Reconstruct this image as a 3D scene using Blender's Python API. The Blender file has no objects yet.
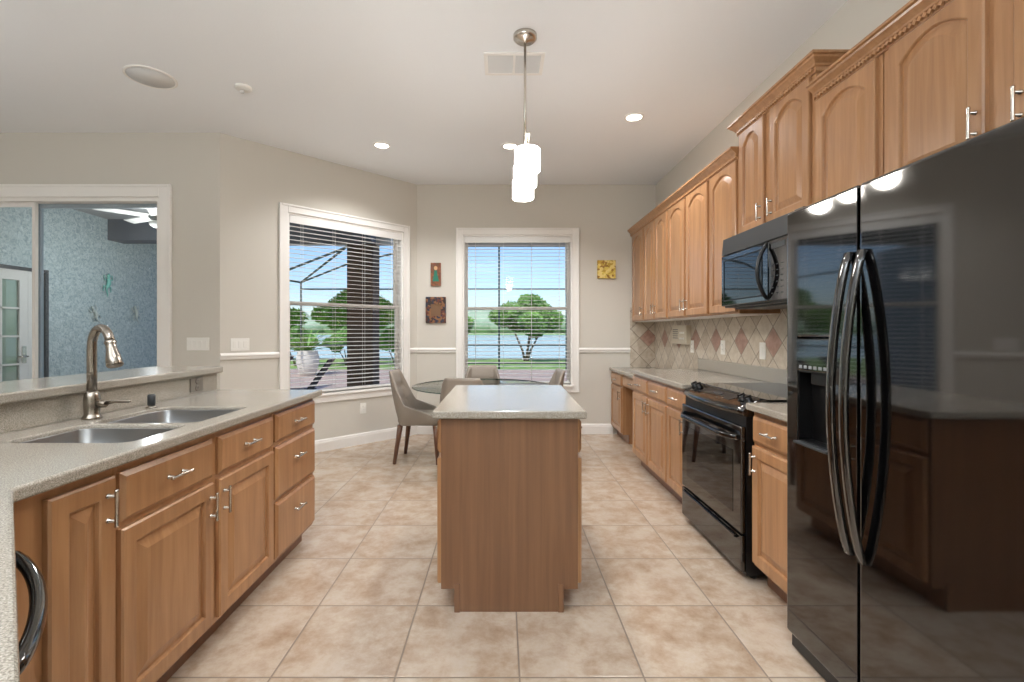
import bpy, bmesh, math, random
from mathutils import Vector, Matrix
random.seed(7)
C = bpy.context.scene.collection
SC = bpy.context.scene
PI = math.pi
R = math.radians

# ------------------------------------------------------------------ camera, sky, lights, exposure
F = 474.0                      # focal length in pixels of the 1024 x 682 frame
CAM_H = 1.29
cd = bpy.data.cameras.new('camera'); cam = bpy.data.objects.new('camera', cd); C.objects.link(cam)
cam.location = (0, 0, CAM_H); cam.rotation_euler = (R(90), 0, 0)
cd.sensor_width = 36; cd.lens = 36 * F / 1024
cd.shift_x = 10 / 1024; cd.shift_y = -9 / 1024
cd.clip_start = 0.02; cd.clip_end = 2000
SC.camera = cam

SC.view_settings.view_transform = 'Standard'; SC.view_settings.look = 'None'
SC.view_settings.exposure = 0.30; SC.view_settings.gamma = 1.0
SC.view_settings.use_curve_mapping = False

w = bpy.data.worlds.new('world'); SC.world = w; w.use_nodes = True
nt = w.node_tree; bg = nt.nodes['Background']
sky = nt.nodes.new('ShaderNodeTexSky'); sky.sky_type = 'NISHITA'; sky.sun_disc = False
sky.sun_elevation = R(48); sky.sun_rotation = R(200); sky.air_density = 1.0; sky.dust_density = .7; sky.ozone_density = 2.5
tint = nt.nodes.new('ShaderNodeVectorMath'); tint.operation = 'MULTIPLY'; tint.inputs[1].default_value = (.90, .95, 1.08)
nt.links.new(sky.outputs[0], tint.inputs[0]); nt.links.new(tint.outputs[0], bg.inputs[0]); bg.inputs[1].default_value = 0.15

def lamp(name, kind, loc, rot, energy, color=(1, 1, 1), **kw):
    d = bpy.data.lights.new(name, kind); d.energy = energy; d.color = color
    for k, v in kw.items(): setattr(d, k, v)
    o = bpy.data.objects.new(name, d); C.objects.link(o); o.location = loc; o.rotation_euler = rot
    return o
lamp('sun', 'SUN', (0, 0, 20), (R(42), 0, R(-25)), 2.6, (1, .95, .87), angle=R(1))
# added fill lamps out of view, aimed up to brighten the ceiling
lamp('ceiling_fill', 'AREA', (-.7, -1.5, 1.9), (R(180), 0, 0), 195, (.85, .935, 1), shape='DISK', size=.8)
lamp('ceiling_fill', 'AREA', (-4.4, 1.2, 1.9), (R(180), 0, 0), 24, (.88, .945, 1), shape='DISK', size=.8)
CAN_W = 68.0
PENDANT_EMIT = 11.0

# ------------------------------------------------------------------ material helpers
def srgb(r, g, b):
    f = lambda c: c / 12.92 if c <= .04045 else ((c + .055) / 1.055) ** 2.4
    return (f(r / 255), f(g / 255), f(b / 255), 1)

def mat(name, col=(200, 200, 200), rough=.5, metal=0, coat=0, bump=0, bscale=60, spec=.5, emit=0):
    m = bpy.data.materials.new(name); m.use_nodes = True
    n = m.node_tree.nodes; p = n['Principled BSDF']
    p.inputs['Base Color'].default_value = srgb(*col); p.inputs['Roughness'].default_value = rough
    p.inputs['Metallic'].default_value = metal; p.inputs['Coat Weight'].default_value = coat
    p.inputs['Specular IOR Level'].default_value = spec
    if emit:
        p.inputs['Emission Color'].default_value = srgb(*col); p.inputs['Emission Strength'].default_value = emit
    if bump:
        add_bump(m, bump, bscale)
    return m

def node(m, t, **kw):
    nd = m.node_tree.nodes.new(t)
    for k, v in kw.items():
        if k.startswith('i_'):
            nd.inputs[k[2:].replace('_', ' ')].default_value = v
        else: setattr(nd, k, v)
    return nd
def link(m, a, b): m.node_tree.links.new(a, b)
def P(m): return m.node_tree.nodes['Principled BSDF']

def add_bump(m, strength, scale, detail=3, dist=.002):
    tc = node(m, 'ShaderNodeTexCoord'); nz = node(m, 'ShaderNodeTexNoise', i_Scale=scale, i_Detail=detail)
    link(m, tc.outputs['Object'], nz.inputs['Vector'])
    b = node(m, 'ShaderNodeBump', i_Strength=strength, i_Distance=dist)
    link(m, nz.outputs['Fac'], b.inputs['Height']); link(m, b.outputs[0], P(m).inputs['Normal'])

def ramp(m, fac, stops):
    r = node(m, 'ShaderNodeValToRGB'); e = r.color_ramp.elements
    e[0].position, e[0].color = stops[0][0], srgb(*stops[0][1])
    e[1].position, e[1].color = stops[-1][0], srgb(*stops[-1][1])
    for p_, c_ in stops[1:-1]:
        x = e.new(p_); x.color = srgb(*c_)
    link(m, fac, r.inputs[0]); return r

def mathn(m, op, a, b=None, c=None):
    nd = node(m, 'ShaderNodeMath', operation=op)
    for i, v in enumerate((a, b, c)):
        if v is None: continue
        if isinstance(v, (int, float)): nd.inputs[i].default_value = v
        else: link(m, v, nd.inputs[i])
    return nd.outputs[0]

def wood(name, dark, mid, light, rough=.33, sc=(26, 26, 1.6), coat=.35):
    m = mat(name, mid, rough, coat=coat); P(m).inputs['Coat Roughness'].default_value = .18
    tc = node(m, 'ShaderNodeTexCoord'); mp = node(m, 'ShaderNodeMapping'); mp.inputs['Scale'].default_value = sc
    oi = node(m, 'ShaderNodeObjectInfo')
    ad = node(m, 'ShaderNodeVectorMath', operation='ADD')
    link(m, tc.outputs['Object'], ad.inputs[0])
    cx = node(m, 'ShaderNodeCombineXYZ'); link(m, mathn(m, 'MULTIPLY', oi.outputs['Random'], 7.0), cx.inputs[0]); link(m, mathn(m, 'MULTIPLY', oi.outputs['Random'], 3.0), cx.inputs[2])
    link(m, cx.outputs[0], ad.inputs[1]); link(m, ad.outputs[0], mp.inputs['Vector'])
    nz = node(m, 'ShaderNodeTexNoise', i_Scale=1.0, i_Detail=5, i_Roughness=.6, i_Distortion=.4)
    link(m, mp.outputs[0], nz.inputs['Vector'])
    r = ramp(m, nz.outputs['Fac'], [(.28, dark), (.5, mid), (.72, light)])
    hs = node(m, 'ShaderNodeHueSaturation')
    link(m, mathn(m, 'MULTIPLY_ADD', oi.outputs['Random'], .14, .93), hs.inputs['Value'])
    link(m, r.outputs[0], hs.inputs['Color']); link(m, hs.outputs[0], P(m).inputs['Base Color'])
    return m

def glass_mat(name, tint=(1, 1, 1), refl=.9, ior=1.45):
    m = bpy.data.materials.new(name); m.use_nodes = True; n = m.node_tree.nodes; n.clear()
    out = n.new('ShaderNodeOutputMaterial'); mx = n.new('ShaderNodeMixShader')
    tr = n.new('ShaderNodeBsdfTransparent'); tr.inputs[0].default_value = (*tint, 1)
    gl = n.new('ShaderNodeBsdfGlossy'); gl.inputs['Roughness'].default_value = .01; gl.inputs[0].default_value = (refl, refl, refl, 1)
    fr = n.new('ShaderNodeFresnel'); fr.inputs[0].default_value = ior
    L = m.node_tree.links
    L.new(fr.outputs[0], mx.inputs[0]); L.new(tr.outputs[0], mx.inputs[1]); L.new(gl.outputs[0], mx.inputs[2]); L.new(mx.outputs[0], out.inputs[0])
    return m

# ------------------------------------------------------------------ materials
M = {}
M['wall'] = mat('wall_paint', (207, 201, 190), .8, bump=.12, bscale=220)
M['ceiling'] = mat('ceiling_paint', (240, 241, 242), .9, bump=.5, bscale=90)
M['white'] = mat('white_trim', (238, 234, 228), .4)
M['white_plastic'] = mat('white_plastic', (236, 233, 226), .35)
M['maple'] = wood('maple', (154, 109, 72), (169, 123, 83), (182, 137, 96))
M['maple_panel_shaded'] = wood('maple_panel_shaded', (110, 75, 51), (122, 85, 58), (132, 94, 65), sc=(40, 40, 1.2))  # maple darkened for the island end, its shade painted into the colour
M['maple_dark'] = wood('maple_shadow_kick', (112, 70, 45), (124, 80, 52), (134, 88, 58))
M['walnut'] = wood('walnut', (88, 58, 42), (106, 70, 51), (122, 84, 62), sc=(40, 40, 4))
M['nickel'] = mat('satin_nickel', (205, 198, 188), .25, 1)
M['faucet'] = mat('brushed_nickel', (156, 148, 138), .27, 1)
M['steel'] = mat('stainless_steel', (150, 150, 150), .3, 1)
M['black'] = mat('black_enamel', (9, 9, 10), .05, spec=.5); P(M['black']).inputs['IOR'].default_value = 2.0
M['black_glass'] = mat('black_glass', (6, 6, 7), .03, spec=.6)
M['black_matte'] = mat('black_plastic', (16, 16, 17), .35)
M['taupe_plastic'] = mat('taupe_plastic', (118, 110, 100), .4)
M['dark_grey'] = mat('dark_grey_plastic', (52, 54, 56), .4)
M['label_grey'] = mat('pale_print', (140, 142, 144), .5)
M['leather'] = mat('taupe_leather', (146, 135, 123), .48, bump=.15, bscale=260)
M['glass'] = glass_mat('window_glass', (.97, .985, .98), .8, 1.3)
M['table_glass'] = glass_mat('table_glass', (.92, .955, .94), .7, 1.2)
M['glass_edge'] = mat('glass_edge', (34, 66, 58), .1)
M['chrome'] = mat('chrome', (200, 200, 202), .12, 1)
M['blind'] = mat('blind_white', (232, 230, 226), .45)
M['bulb'] = mat('lamp_glow', (255, 250, 240), .4, emit=12)
M['shade'] = mat('opal_glass_lit', (255, 253, 250), .4, emit=PENDANT_EMIT)
M['speaker'] = mat('speaker_mesh', (216, 215, 213), .7)
M['alum'] = mat('bronze_aluminium', (52, 70, 66), .45)
M['brown_stucco'] = mat('brown_stucco', (88, 74, 64), .9, bump=.6, bscale=40)
M['soffit'] = mat('soffit_white', (206, 206, 202), .8)
M['lanai_ceiling'] = mat('lanai_ceiling', (150, 152, 152), .85)
M['beam'] = mat('lanai_beam', (84, 88, 96), .8)
M['pot'] = mat('pale_pot', (214, 208, 198), .7)
M['bark'] = mat('bark', (92, 78, 64), .9)
M['sling'] = mat('black_sling', (24, 25, 28), .6)
M['patina'] = mat('verdigris_metal', (112, 178, 168), .55, bump=.8, bscale=60)
M['pewter'] = mat('pewter_metal', (176, 184, 180), .5, bump=.8, bscale=60)
M['slider_shaded'] = mat('shaded_aluminium', (150, 162, 170), .4)  # blue-grey paints in the shade on the outer sliding panel
M['dark_rail'] = mat('dark_aluminium', (58, 58, 60), .4)

def speckle(name, a, b, c, sc=260, rough=.16):
    m = mat(name, b, rough, spec=.5)
    tc = node(m, 'ShaderNodeTexCoord'); nz = node(m, 'ShaderNodeTexNoise', i_Scale=sc, i_Detail=2, i_Roughness=.7)
    link(m, tc.outputs['Object'], nz.inputs['Vector'])
    r = ramp(m, nz.outputs['Fac'], [(.34, a), (.5, b), (.66, c)])
    link(m, r.outputs[0], P(m).inputs['Base Color'])
    return m
M['quartz'] = speckle('speckled_quartz', (126, 118, 106), (158, 150, 138), (188, 181, 169), sc=330)

def leafy(name, a, b):
    m = mat(name, a, .55); oi = node(m, 'ShaderNodeTexCoord'); nz = node(m, 'ShaderNodeTexNoise', i_Scale=1.7, i_Detail=4)
    link(m, oi.outputs['Object'], nz.inputs['Vector'])
    r = ramp(m, nz.outputs['Fac'], [(.3, a), (.7, b)]); link(m, r.outputs[0], P(m).inputs['Base Color']); return m
M['leaf'] = leafy('leaf_green', (70, 122, 48), (142, 186, 92))
M['palm'] = leafy('palm_green', (84, 140, 52), (160, 190, 84))
M['far_leaf_hazed'] = leafy('hazed_leaf_green', (150, 176, 146), (182, 200, 172))  # foliage paled, distance haze painted into the base colour

def lawn_mat():
    m = mat('lawn_grass', (140, 176, 96), .9); tc = node(m, 'ShaderNodeTexCoord'); nz = node(m, 'ShaderNodeTexNoise', i_Scale=3, i_Detail=8)
    link(m, tc.outputs['Object'], nz.inputs['Vector']); r = ramp(m, nz.outputs['Fac'], [(.3, (112, 156, 70)), (.7, (176, 200, 124))])
    link(m, r.outputs[0], P(m).inputs['Base Color']); return m
M['lawn'] = lawn_mat()
M['water'] = mat('lake_water', (196, 216, 212), .2, spec=.6, bump=.15, bscale=.6)

def tile_floor():
    m = mat('ceramic_floor_tile', (214, 192, 166), .3)
    p = .4645
    tc = node(m, 'ShaderNodeTexCoord'); sx = node(m, 'ShaderNodeSeparateXYZ'); link(m, tc.outputs['Object'], sx.inputs[0])
    def axis(o, off):
        u = mathn(m, 'DIVIDE', mathn(m, 'SUBTRACT', o, off), p)
        fr = mathn(m, 'FRACT', u)
        d = mathn(m, 'MULTIPLY', mathn(m, 'MINIMUM', fr, mathn(m, 'SUBTRACT', 1.0, fr)), p)
        return mathn(m, 'FLOOR', u), d
    ix, dx = axis(sx.outputs[0], .0657); iy, dy = axis(sx.outputs[1], 1.770)
    d = mathn(m, 'MINIMUM', dx, dy)
    grout = mathn(m, 'LESS_THAN', d, .0035)
    cx = node(m, 'ShaderNodeCombineXYZ'); link(m, ix, cx.inputs[0]); link(m, iy, cx.inputs[1])
    wn = node(m, 'ShaderNodeTexWhiteNoise', noise_dimensions='2D'); link(m, cx.outputs[0], wn.inputs['Vector'])
    sc = node(m, 'ShaderNodeVectorMath', operation='SCALE'); link(m, wn.outputs['Color'], sc.inputs[0]); sc.inputs['Scale'].default_value = 13
    ad = node(m, 'ShaderNodeVectorMath', operation='ADD'); link(m, tc.outputs['Object'], ad.inputs[0]); link(m, sc.outputs[0], ad.inputs[1])
    nz = node(m, 'ShaderNodeTexNoise', i_Scale=7, i_Detail=9, i_Roughness=.7, i_Distortion=.15); link(m, ad.outputs[0], nz.inputs['Vector'])
    r = ramp(m, nz.outputs['Fac'], [(.26, (152, 124, 100)), (.42, (178, 155, 133)), (.56, (194, 176, 157)), (.74, (203, 190, 176))])
    mx = node(m, 'ShaderNodeMix', data_type='RGBA'); link(m, grout, mx.inputs[0]); link(m, r.outputs[0], mx.inputs[6]); mx.inputs[7].default_value = srgb(136, 120, 105)
    link(m, mx.outputs[2], P(m).inputs['Base Color'])
    link(m, mathn(m, 'MULTIPLY_ADD', grout, .5, .27), P(m).inputs['Roughness'])
    h = mathn(m, 'MINIMUM', mathn(m, 'DIVIDE', d, .008), 1.0)
    h2 = mathn(m, 'ADD', h, mathn(m, 'MULTIPLY', nz.outputs['Fac'], .6))
    b = node(m, 'ShaderNodeBump', i_Strength=.35, i_Distance=.003); link(m, h2, b.inputs['Height']); link(m, b.outputs[0], P(m).inputs['Normal'])
    return m
M['floor'] = tile_floor()

def diamond_tile(name, axis, c0):
    """tumbled stone laid on the diagonal, rust accents along one row; axis = which object axis runs along the wall"""
    m = mat(name, (200, 184, 160), .55)
    tc = node(m, 'ShaderNodeTexCoord'); sx = node(m, 'ShaderNodeSeparateXYZ'); link(m, tc.outputs['Object'], sx.inputs[0])
    a = mathn(m, 'DIVIDE', mathn(m, 'SUBTRACT', sx.outputs[axis], c0), .225)
    b = mathn(m, 'DIVIDE', mathn(m, 'SUBTRACT', sx.outputs[2], 1.215), .225)
    u = mathn(m, 'ADD', mathn(m, 'ADD', a, b), .5); v = mathn(m, 'ADD', mathn(m, 'SUBTRACT', a, b), .5)
    def cell(q):
        fr = mathn(m, 'FRACT', q); return mathn(m, 'FLOOR', q), mathn(m, 'MINIMUM', fr, mathn(m, 'SUBTRACT', 1.0, fr))
    iu, du = cell(u); iv, dv = cell(v)
    d = mathn(m, 'MINIMUM', du, dv)
    grout = mathn(m, 'LESS_THAN', d, .022)
    same = mathn(m, 'LESS_THAN', mathn(m, 'ABSOLUTE', mathn(m, 'SUBTRACT', iu, iv)), .5)
    even = mathn(m, 'LESS_THAN', mathn(m, 'ABSOLUTE', mathn(m, 'MODULO', iu, 2.0)), .5)
    acc = mathn(m, 'MULTIPLY', same, even)
    cx = node(m, 'ShaderNodeCombineXYZ'); link(m, iu, cx.inputs[0]); link(m, iv, cx.inputs[1])
    wn = node(m, 'ShaderNodeTexWhiteNoise', noise_dimensions='2D'); link(m, cx.outputs[0], wn.inputs['Vector'])
    nz = node(m, 'ShaderNodeTexNoise', i_Scale=22, i_Detail=6, i_Roughness=.6); link(m, tc.outputs['Object'], nz.inputs['Vector'])
    f = mathn(m, 'ADD', mathn(m, 'MULTIPLY', nz.outputs['Fac'], .7), mathn(m, 'MULTIPLY', wn.outputs['Value'], .3))
    r = ramp(m, f, [(.25, (168, 153, 134)), (.5, (194, 181, 163)), (.75, (212, 202, 187))])
    r2 = ramp(m, nz.outputs['Fac'], [(.3, (150, 114, 100)), (.7, (180, 148, 132))])
    m1 = node(m, 'ShaderNodeMix', data_type='RGBA'); link(m, acc, m1.inputs[0]); link(m, r.outputs[0], m1.inputs[6]); link(m, r2.outputs[0], m1.inputs[7])
    m2 = node(m, 'ShaderNodeMix', data_type='RGBA'); link(m, grout, m2.inputs[0]); link(m, m1.outputs[2], m2.inputs[6]); m2.inputs[7].default_value = srgb(140, 128, 114)
    link(m, m2.outputs[2], P(m).inputs['Base Color'])
    bp = node(m, 'ShaderNodeBump', i_Strength=.6, i_Distance=.004); link(m, mathn(m, 'ADD', mathn(m, 'MINIMUM', mathn(m, 'MULTIPLY', d, 18.0), 1.0), mathn(m, 'MULTIPLY', nz.outputs['Fac'], .5)), bp.inputs['Height'])
    link(m, bp.outputs[0], P(m).inputs['Normal'])
    return m
M['diamond_side'] = diamond_tile('diamond_stone_tile', 1, 3.38)
M['diamond_back'] = diamond_tile('diamond_stone_tile_end', 0, 1.85)

def stucco():
    m = mat('blue_grey_stucco', (146, 160, 166), .9)
    tc = node(m, 'ShaderNodeTexCoord'); vo = node(m, 'ShaderNodeTexNoise', i_Scale=20, i_Detail=5, i_Roughness=.75, i_Distortion=1.2); link(m, tc.outputs['Object'], vo.inputs['Vector'])
    r = ramp(m, vo.outputs['Fac'], [(.35, (132, 150, 154)), (.65, (190, 203, 204))]); link(m, r.outputs[0], P(m).inputs['Base Color'])
    b = node(m, 'ShaderNodeBump', i_Strength=.9, i_Distance=.01); link(m, vo.outputs['Fac'], b.inputs['Height']); link(m, b.outputs[0], P(m).inputs['Normal'])
    return m
M['stucco'] = stucco()

def pavers():
    m = mat('brick_pavers', (196, 170, 156), .85)
    tc = node(m, 'ShaderNodeTexCoord'); b = node(m, 'ShaderNodeTexBrick', i_Scale=5.0); link(m, tc.outputs['Object'], b.inputs['Vector'])
    b.inputs['Color1'].default_value = srgb(206, 182, 168); b.inputs['Color2'].default_value = srgb(186, 158, 146); b.inputs['Mortar'].default_value = srgb(170, 156, 146); b.inputs['Mortar Size'].default_value = .012
    link(m, b.outputs[0], P(m).inputs['Base Color']); return m
M['pavers'] = pavers()

def mosaic(name, cols, sc):
    m = mat(name, cols[0], .4); tc = node(m, 'ShaderNodeTexCoord'); v = node(m, 'ShaderNodeTexVoronoi', i_Scale=sc); link(m, tc.outputs['Object'], v.inputs['Vector'])
    s = node(m, 'ShaderNodeSeparateColor'); link(m, v.outputs['Color'], s.inputs[0])
    r = ramp(m, s.outputs[0], [(i / (len(cols) - 1), c) for i, c in enumerate(cols)]); r.color_ramp.interpolation = 'CONSTANT'
    link(m, r.outputs[0], P(m).inputs['Base Color']); return m
M['mosaic_dark'] = mosaic('mosaic_dark', [(48, 34, 30), (96, 46, 34), (40, 44, 62), (136, 92, 56), (52, 36, 30)], 38)
M['mosaic_gold'] = mosaic('mosaic_gold', [(196, 160, 60), (222, 194, 92), (160, 116, 40), (232, 208, 130), (206, 172, 70)], 34)
M['painting_rust'] = mosaic('rust_paint', [(120, 66, 40), (104, 74, 46), (140, 84, 48), (92, 60, 44)], 40)
M['painting_teal'] = mat('teal_paint', (28, 116, 92), .5); M['painting_skin'] = mat('ochre_paint', (206, 164, 116), .5)
M['mirror'] = mat('amber_mirror', (128, 98, 74), .45, .6)

# ------------------------------------------------------------------ mesh builder
class MB:
    def __init__(s): s.v, s.f, s.smooth = [], [], []
    def add(s, vs, fs, smooth=False):
        o = len(s.v); s.v += [tuple(v) for v in vs]
        for f in fs: s.f.append(tuple(i + o for i in f)); s.smooth.append(smooth)
        return s
    def box(s, x0, x1, y0, y1, z0, z1, rot=None):
        vs = [Vector((x, y, z)) for z in (z0, z1) for y in (y0, y1) for x in (x0, x1)]
        if rot is not None:
            c = Vector(((x0 + x1) / 2, (y0 + y1) / 2, (z0 + z1) / 2)); vs = [rot @ (v - c) + c for v in vs]
        return s.add(vs, [(0, 2, 3, 1), (4, 5, 7, 6), (0, 1, 5, 4), (2, 6, 7, 3), (0, 4, 6, 2), (1, 3, 7, 5)])
    def prism(s, poly, z0, z1):
        n = len(poly); vs = [(x, y, z0) for x, y in poly] + [(x, y, z1) for x, y in poly]
        return s.add(vs, [tuple(range(n))[::-1], tuple(range(n, 2 * n))] + [(i, (i + 1) % n, (i + 1) % n + n, i + n) for i in range(n)])
    def extrude_x(s, prof, x0, x1):
        """profile of (y, z) swept along x"""
        n = len(prof); vs = [(x0, y, z) for y, z in prof] + [(x1, y, z) for y, z in prof]
        return s.add(vs, [tuple(range(n)), tuple(range(n, 2 * n))[::-1]] + [(i + n, (i + 1) % n + n, (i + 1) % n, i) for i in range(n)])
    def loops(s, loops, cap0=True, cap1=True, closed=True, smooth=True):
        n = len(loops[0]); vs = [p for l in loops for p in l]; fs = []
        for k in range(len(loops) - 1):
            for i in range(n if closed else n - 1):
                j = (i + 1) % n; fs.append((k * n + i, k * n + j, (k + 1) * n + j, (k + 1) * n + i))
        s.add(vs, fs, smooth)
        o = len(s.v) - len(vs)
        if cap0: s.f.append(tuple(o + i for i in range(n))[::-1]); s.smooth.append(False)
        if cap1: s.f.append(tuple(o + (len(loops) - 1) * n + i for i in range(n))); s.smooth.append(False)
        return s
    def tube(s, pts, rad, n=10, cap=True):
        pts = [Vector(p) for p in pts]
        if not isinstance(rad, (list, tuple)): rad = [rad] * len(pts)
        up = None; L = []
        for i, p in enumerate(pts):
            t = (pts[min(i + 1, len(pts) - 1)] - pts[max(i - 1, 0)]).normalized()
            if up is None:
                up = Vector((0, 0, 1)) if abs(t.z) < .9 else Vector((1, 0, 0))
            a = (up - t * up.dot(t)).normalized(); b = t.cross(a); up = a
            L.append([p + rad[i] * (math.cos(2 * PI * k / n) * a + math.sin(2 * PI * k / n) * b) for k in range(n)])
        return s.loops(L, cap, cap)
    def lathe(s, prof, cx=0, cy=0, n=24, cap=True):
        """profile of (radius, z)"""
        return s.loops([[(cx + r * math.cos(2 * PI * k / n), cy + r * math.sin(2 * PI * k / n), z) for k in range(n)] for r, z in prof], cap, cap)
    def build(s, name, material, parent=None, bevel=0, loc=None, rotz=0, seg=2, sub=0):
        me = bpy.data.meshes.new(name); me.from_pydata(s.v, [], s.f); me.update()
        bm = bmesh.new(); bm.from_mesh(me); bmesh.ops.recalc_face_normals(bm, faces=bm.faces); bm.to_mesh(me); bm.free()
        for p, q in zip(me.polygons, s.smooth): p.use_smooth = q
        me.materials.append(M[material] if isinstance(material, str) else material)
        o = bpy.data.objects.new(name, me); C.objects.link(o)
        if parent is not None: o.parent = parent
        if loc is not None: o.location = loc
        o.rotation_euler.z = rotz
        if bevel:
            b = o.modifiers.new('bevel', 'BEVEL'); b.width = bevel; b.segments = seg; b.limit_method = 'ANGLE'; b.angle_limit = R(40)
        if sub:
            d = o.modifiers.new('sub', 'SUBSURF'); d.levels = d.render_levels = sub
        return o

def thing(name, label, cat, loc=(0, 0, 0), rotz=0, group=None):
    o = bpy.data.objects.new(name, None); C.objects.link(o); o.location = loc; o.rotation_euler = (0, 0, rotz)
    o['label'] = label; o['category'] = cat
    if group: o['group'] = group
    return o
def tag(o, label, cat, group=None, kind=None):
    o['label'] = label; o['category'] = cat
    if group: o['group'] = group
    if kind: o['kind'] = kind
    return o
def struct(o): o['kind'] = 'structure'; return o
def copy_tree(o, loc=None, rotz=None, label=None, parent=None):
    c = o.copy(); C.objects.link(c)
    if parent is not None: c.parent = parent
    if loc is not None: c.location = loc
    if rotz is not None: c.rotation_euler.z = rotz
    if label: c['label'] = label
    for ch in list(o.children): copy_tree(ch, parent=c)
    return c

# ------------------------------------------------------------------ room shell
XR, YB, ZC = 1.945, 6.0, 3.155
P0 = Vector((-2.64, 4.436)); BAY_LEN = 2.2118; BAY_ROT = R(45)
XL, YREAR, T = -6.2, -3.7, .16

struct(MB().box(XL - .2, XR + .2, YREAR - .2, YB + .2, -.08, 0).build('floor', 'floor'))
struct(MB().prism([(XL - .2, YREAR - .2), (XR + .2, YREAR - .2), (XR + .2, YB + .17), (-1.15, YB + .17), (-2.72, 4.6), (XL - .2, 4.6)], ZC, ZC + .1).build('ceiling', 'ceiling'))

def wall_with_hole(name, length, loc, rotz, holes=(), z1=ZC, m='wall'):
    b = MB(); x = 0
    for (a, c, z0, zt) in sorted(holes):
        b.box(x, a, 0, T, 0, z1)
        if z0 > 0: b.box(a, c, 0, T, 0, z0)
        b.box(a, c, 0, T, zt, z1); x = c
    b.box(x, length, 0, T, 0, z1)
    return struct(b.build(name, m, loc=loc, rotz=rotz))
WZ0, WZ1 = .612, 2.52
BW = (-.582 + .085, .975 - .085)                      # back window opening in world x
wall_with_hole('wall_back', XR + T + 1.076, (-1.076, YB, 0), 0, [(BW[0] + 1.076, BW[1] + 1.076, WZ0, WZ1)])
AW = (.531 + .085, 2.092 - .085)
wall_with_hole('wall_bay', BAY_LEN, (P0.x, P0.y, 0), BAY_ROT, [(AW[0], AW[1], WZ0, WZ1)])
DX = (-6.0, -3.20)                                    # sliding door opening
wall_with_hole('wall_left', -2.64 - XL, (XL, P0.y, 0), 0, [(DX[0] - XL, DX[1] - XL, 0, 2.55)])
wall_with_hole('wall_right', YB - YREAR, (XR, YB, 0), R(-90))
wall_with_hole('wall_rear', XR - XL + T, (XR + T, YREAR, 0), R(180))
wall_with_hole('wall_side', 4.436 - YREAR, (XL, YREAR, 0), R(90))

def baseboard(name, length, loc, rotz):
    prof = [(0, 0), (-.016, 0), (-.016, .095), (-.012, .108), (-.012, .118), (-.004, .13), (0, .13)]
    struct(MB().extrude_x(prof, 0, length).build(name, 'white', loc=loc, rotz=rotz))
baseboard('baseboard_back', 1.40 + 1.076, (-1.076, YB, 0), 0)
baseboard('baseboard_bay', BAY_LEN, (P0.x, P0.y, 0), BAY_ROT)
baseboard('baseboard_left', DX[1] * -1 - 2.64 - .13, (DX[1] + .13, P0.y, 0), 0)
def chair_rail(name, x0, x1, loc, rotz):
    z = 1.028
    prof = [(0, z), (-.012, z), (-.018, z + .012), (-.018, z + .022), (-.026, z + .034), (-.026, z + .044), (-.014, z + .058), (0, z + .062)]
    struct(MB().extrude_x(prof, x0, x1).build(name, 'white', loc=loc, rotz=rotz))
chair_rail('trim_1', 0, .494, (-1.076, YB, 0), 0)
chair_rail('trim_2', .975 + 1.076, 1.62 + 1.076, (-1.076, YB, 0), 0)
chair_rail('trim_3', 0, .531, (P0.x, P0.y, 0), BAY_ROT)
chair_rail('trim_4', 2.092, BAY_LEN, (P0.x, P0.y, 0), BAY_ROT)

def window(name, x0, x1, loc, rotz):
    """x0..x1 opening; local y runs outward"""
    r = struct(bpy.data.objects.new(name, None)); C.objects.link(r); r.location = loc; r.rotation_euler.z = rotz
    cw = .085; z0, z1 = WZ0, WZ1
    c = MB()
    for (a, b_, c0, c1) in ((x0 - cw, x0, z0 - cw, z1 + cw), (x1, x1 + cw, z0 - cw, z1 + cw)):
        c.box(a, b_, -.018, 0, c0, c1)
        o = a if a < x0 else b_ - .022
        c.box(o, o + .022, -.026, -.018, c0, c1)
    c.box(x0, x1, -.018, 0, z1, z1 + cw); c.box(x0 - cw + .022, x1 + cw - .022, -.026, -.018, z1 + cw - .022, z1 + cw)
    c.box(x0, x1, -.018, 0, z0 - cw, z0)
    c.build('casing', 'white', r, bevel=.004)
    MB().box(x0 - .02, x1 + .02, -.04, T - .06, z0 - .014, z0 + .012).build('sill', 'white', r, bevel=.006)
    j = MB(); j.box(x0 - .001, x0 + .02, 0, T, z0 + .012, z1).box(x1 - .02, x1 + .001, 0, T, z0 + .012, z1).box(x0 + .02, x1 - .02, 0, T, z1 - .02, z1 + .001)
    j.build('jamb', 'white', r)
    zm = 1.594; s = MB(); f = .038
    for (za, zb, y) in ((zm - .02, z1 - .02, T - .045), (z0 + .012, zm + .02, T - .08)):
        s.box(x0 + .02, x0 + .02 + f, y, y + .03, za, zb).box(x1 - .02 - f, x1 - .02, y, y + .03, za, zb)
        s.box(x0 + .02 + f, x1 - .02 - f, y, y + .03, za, za + f).box(x0 + .02 + f, x1 - .02 - f, y, y + .03, zb - f, zb)
    s.build('sash', 'white', r, bevel=.003)
    for (za, zb, y) in ((zm, z1 - .05, T - .03), (z0 + .04, zm, T - .065)):
        MB().box(x0 + .05, x1 - .05, y, y + .004, za, zb).build('pane', 'glass', r)
    return r
window('window_1', BW[0], BW[1], (0, YB, 0), 0)
window('window_2', AW[0], AW[1], (P0.x, P0.y, 0), BAY_ROT)

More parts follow.
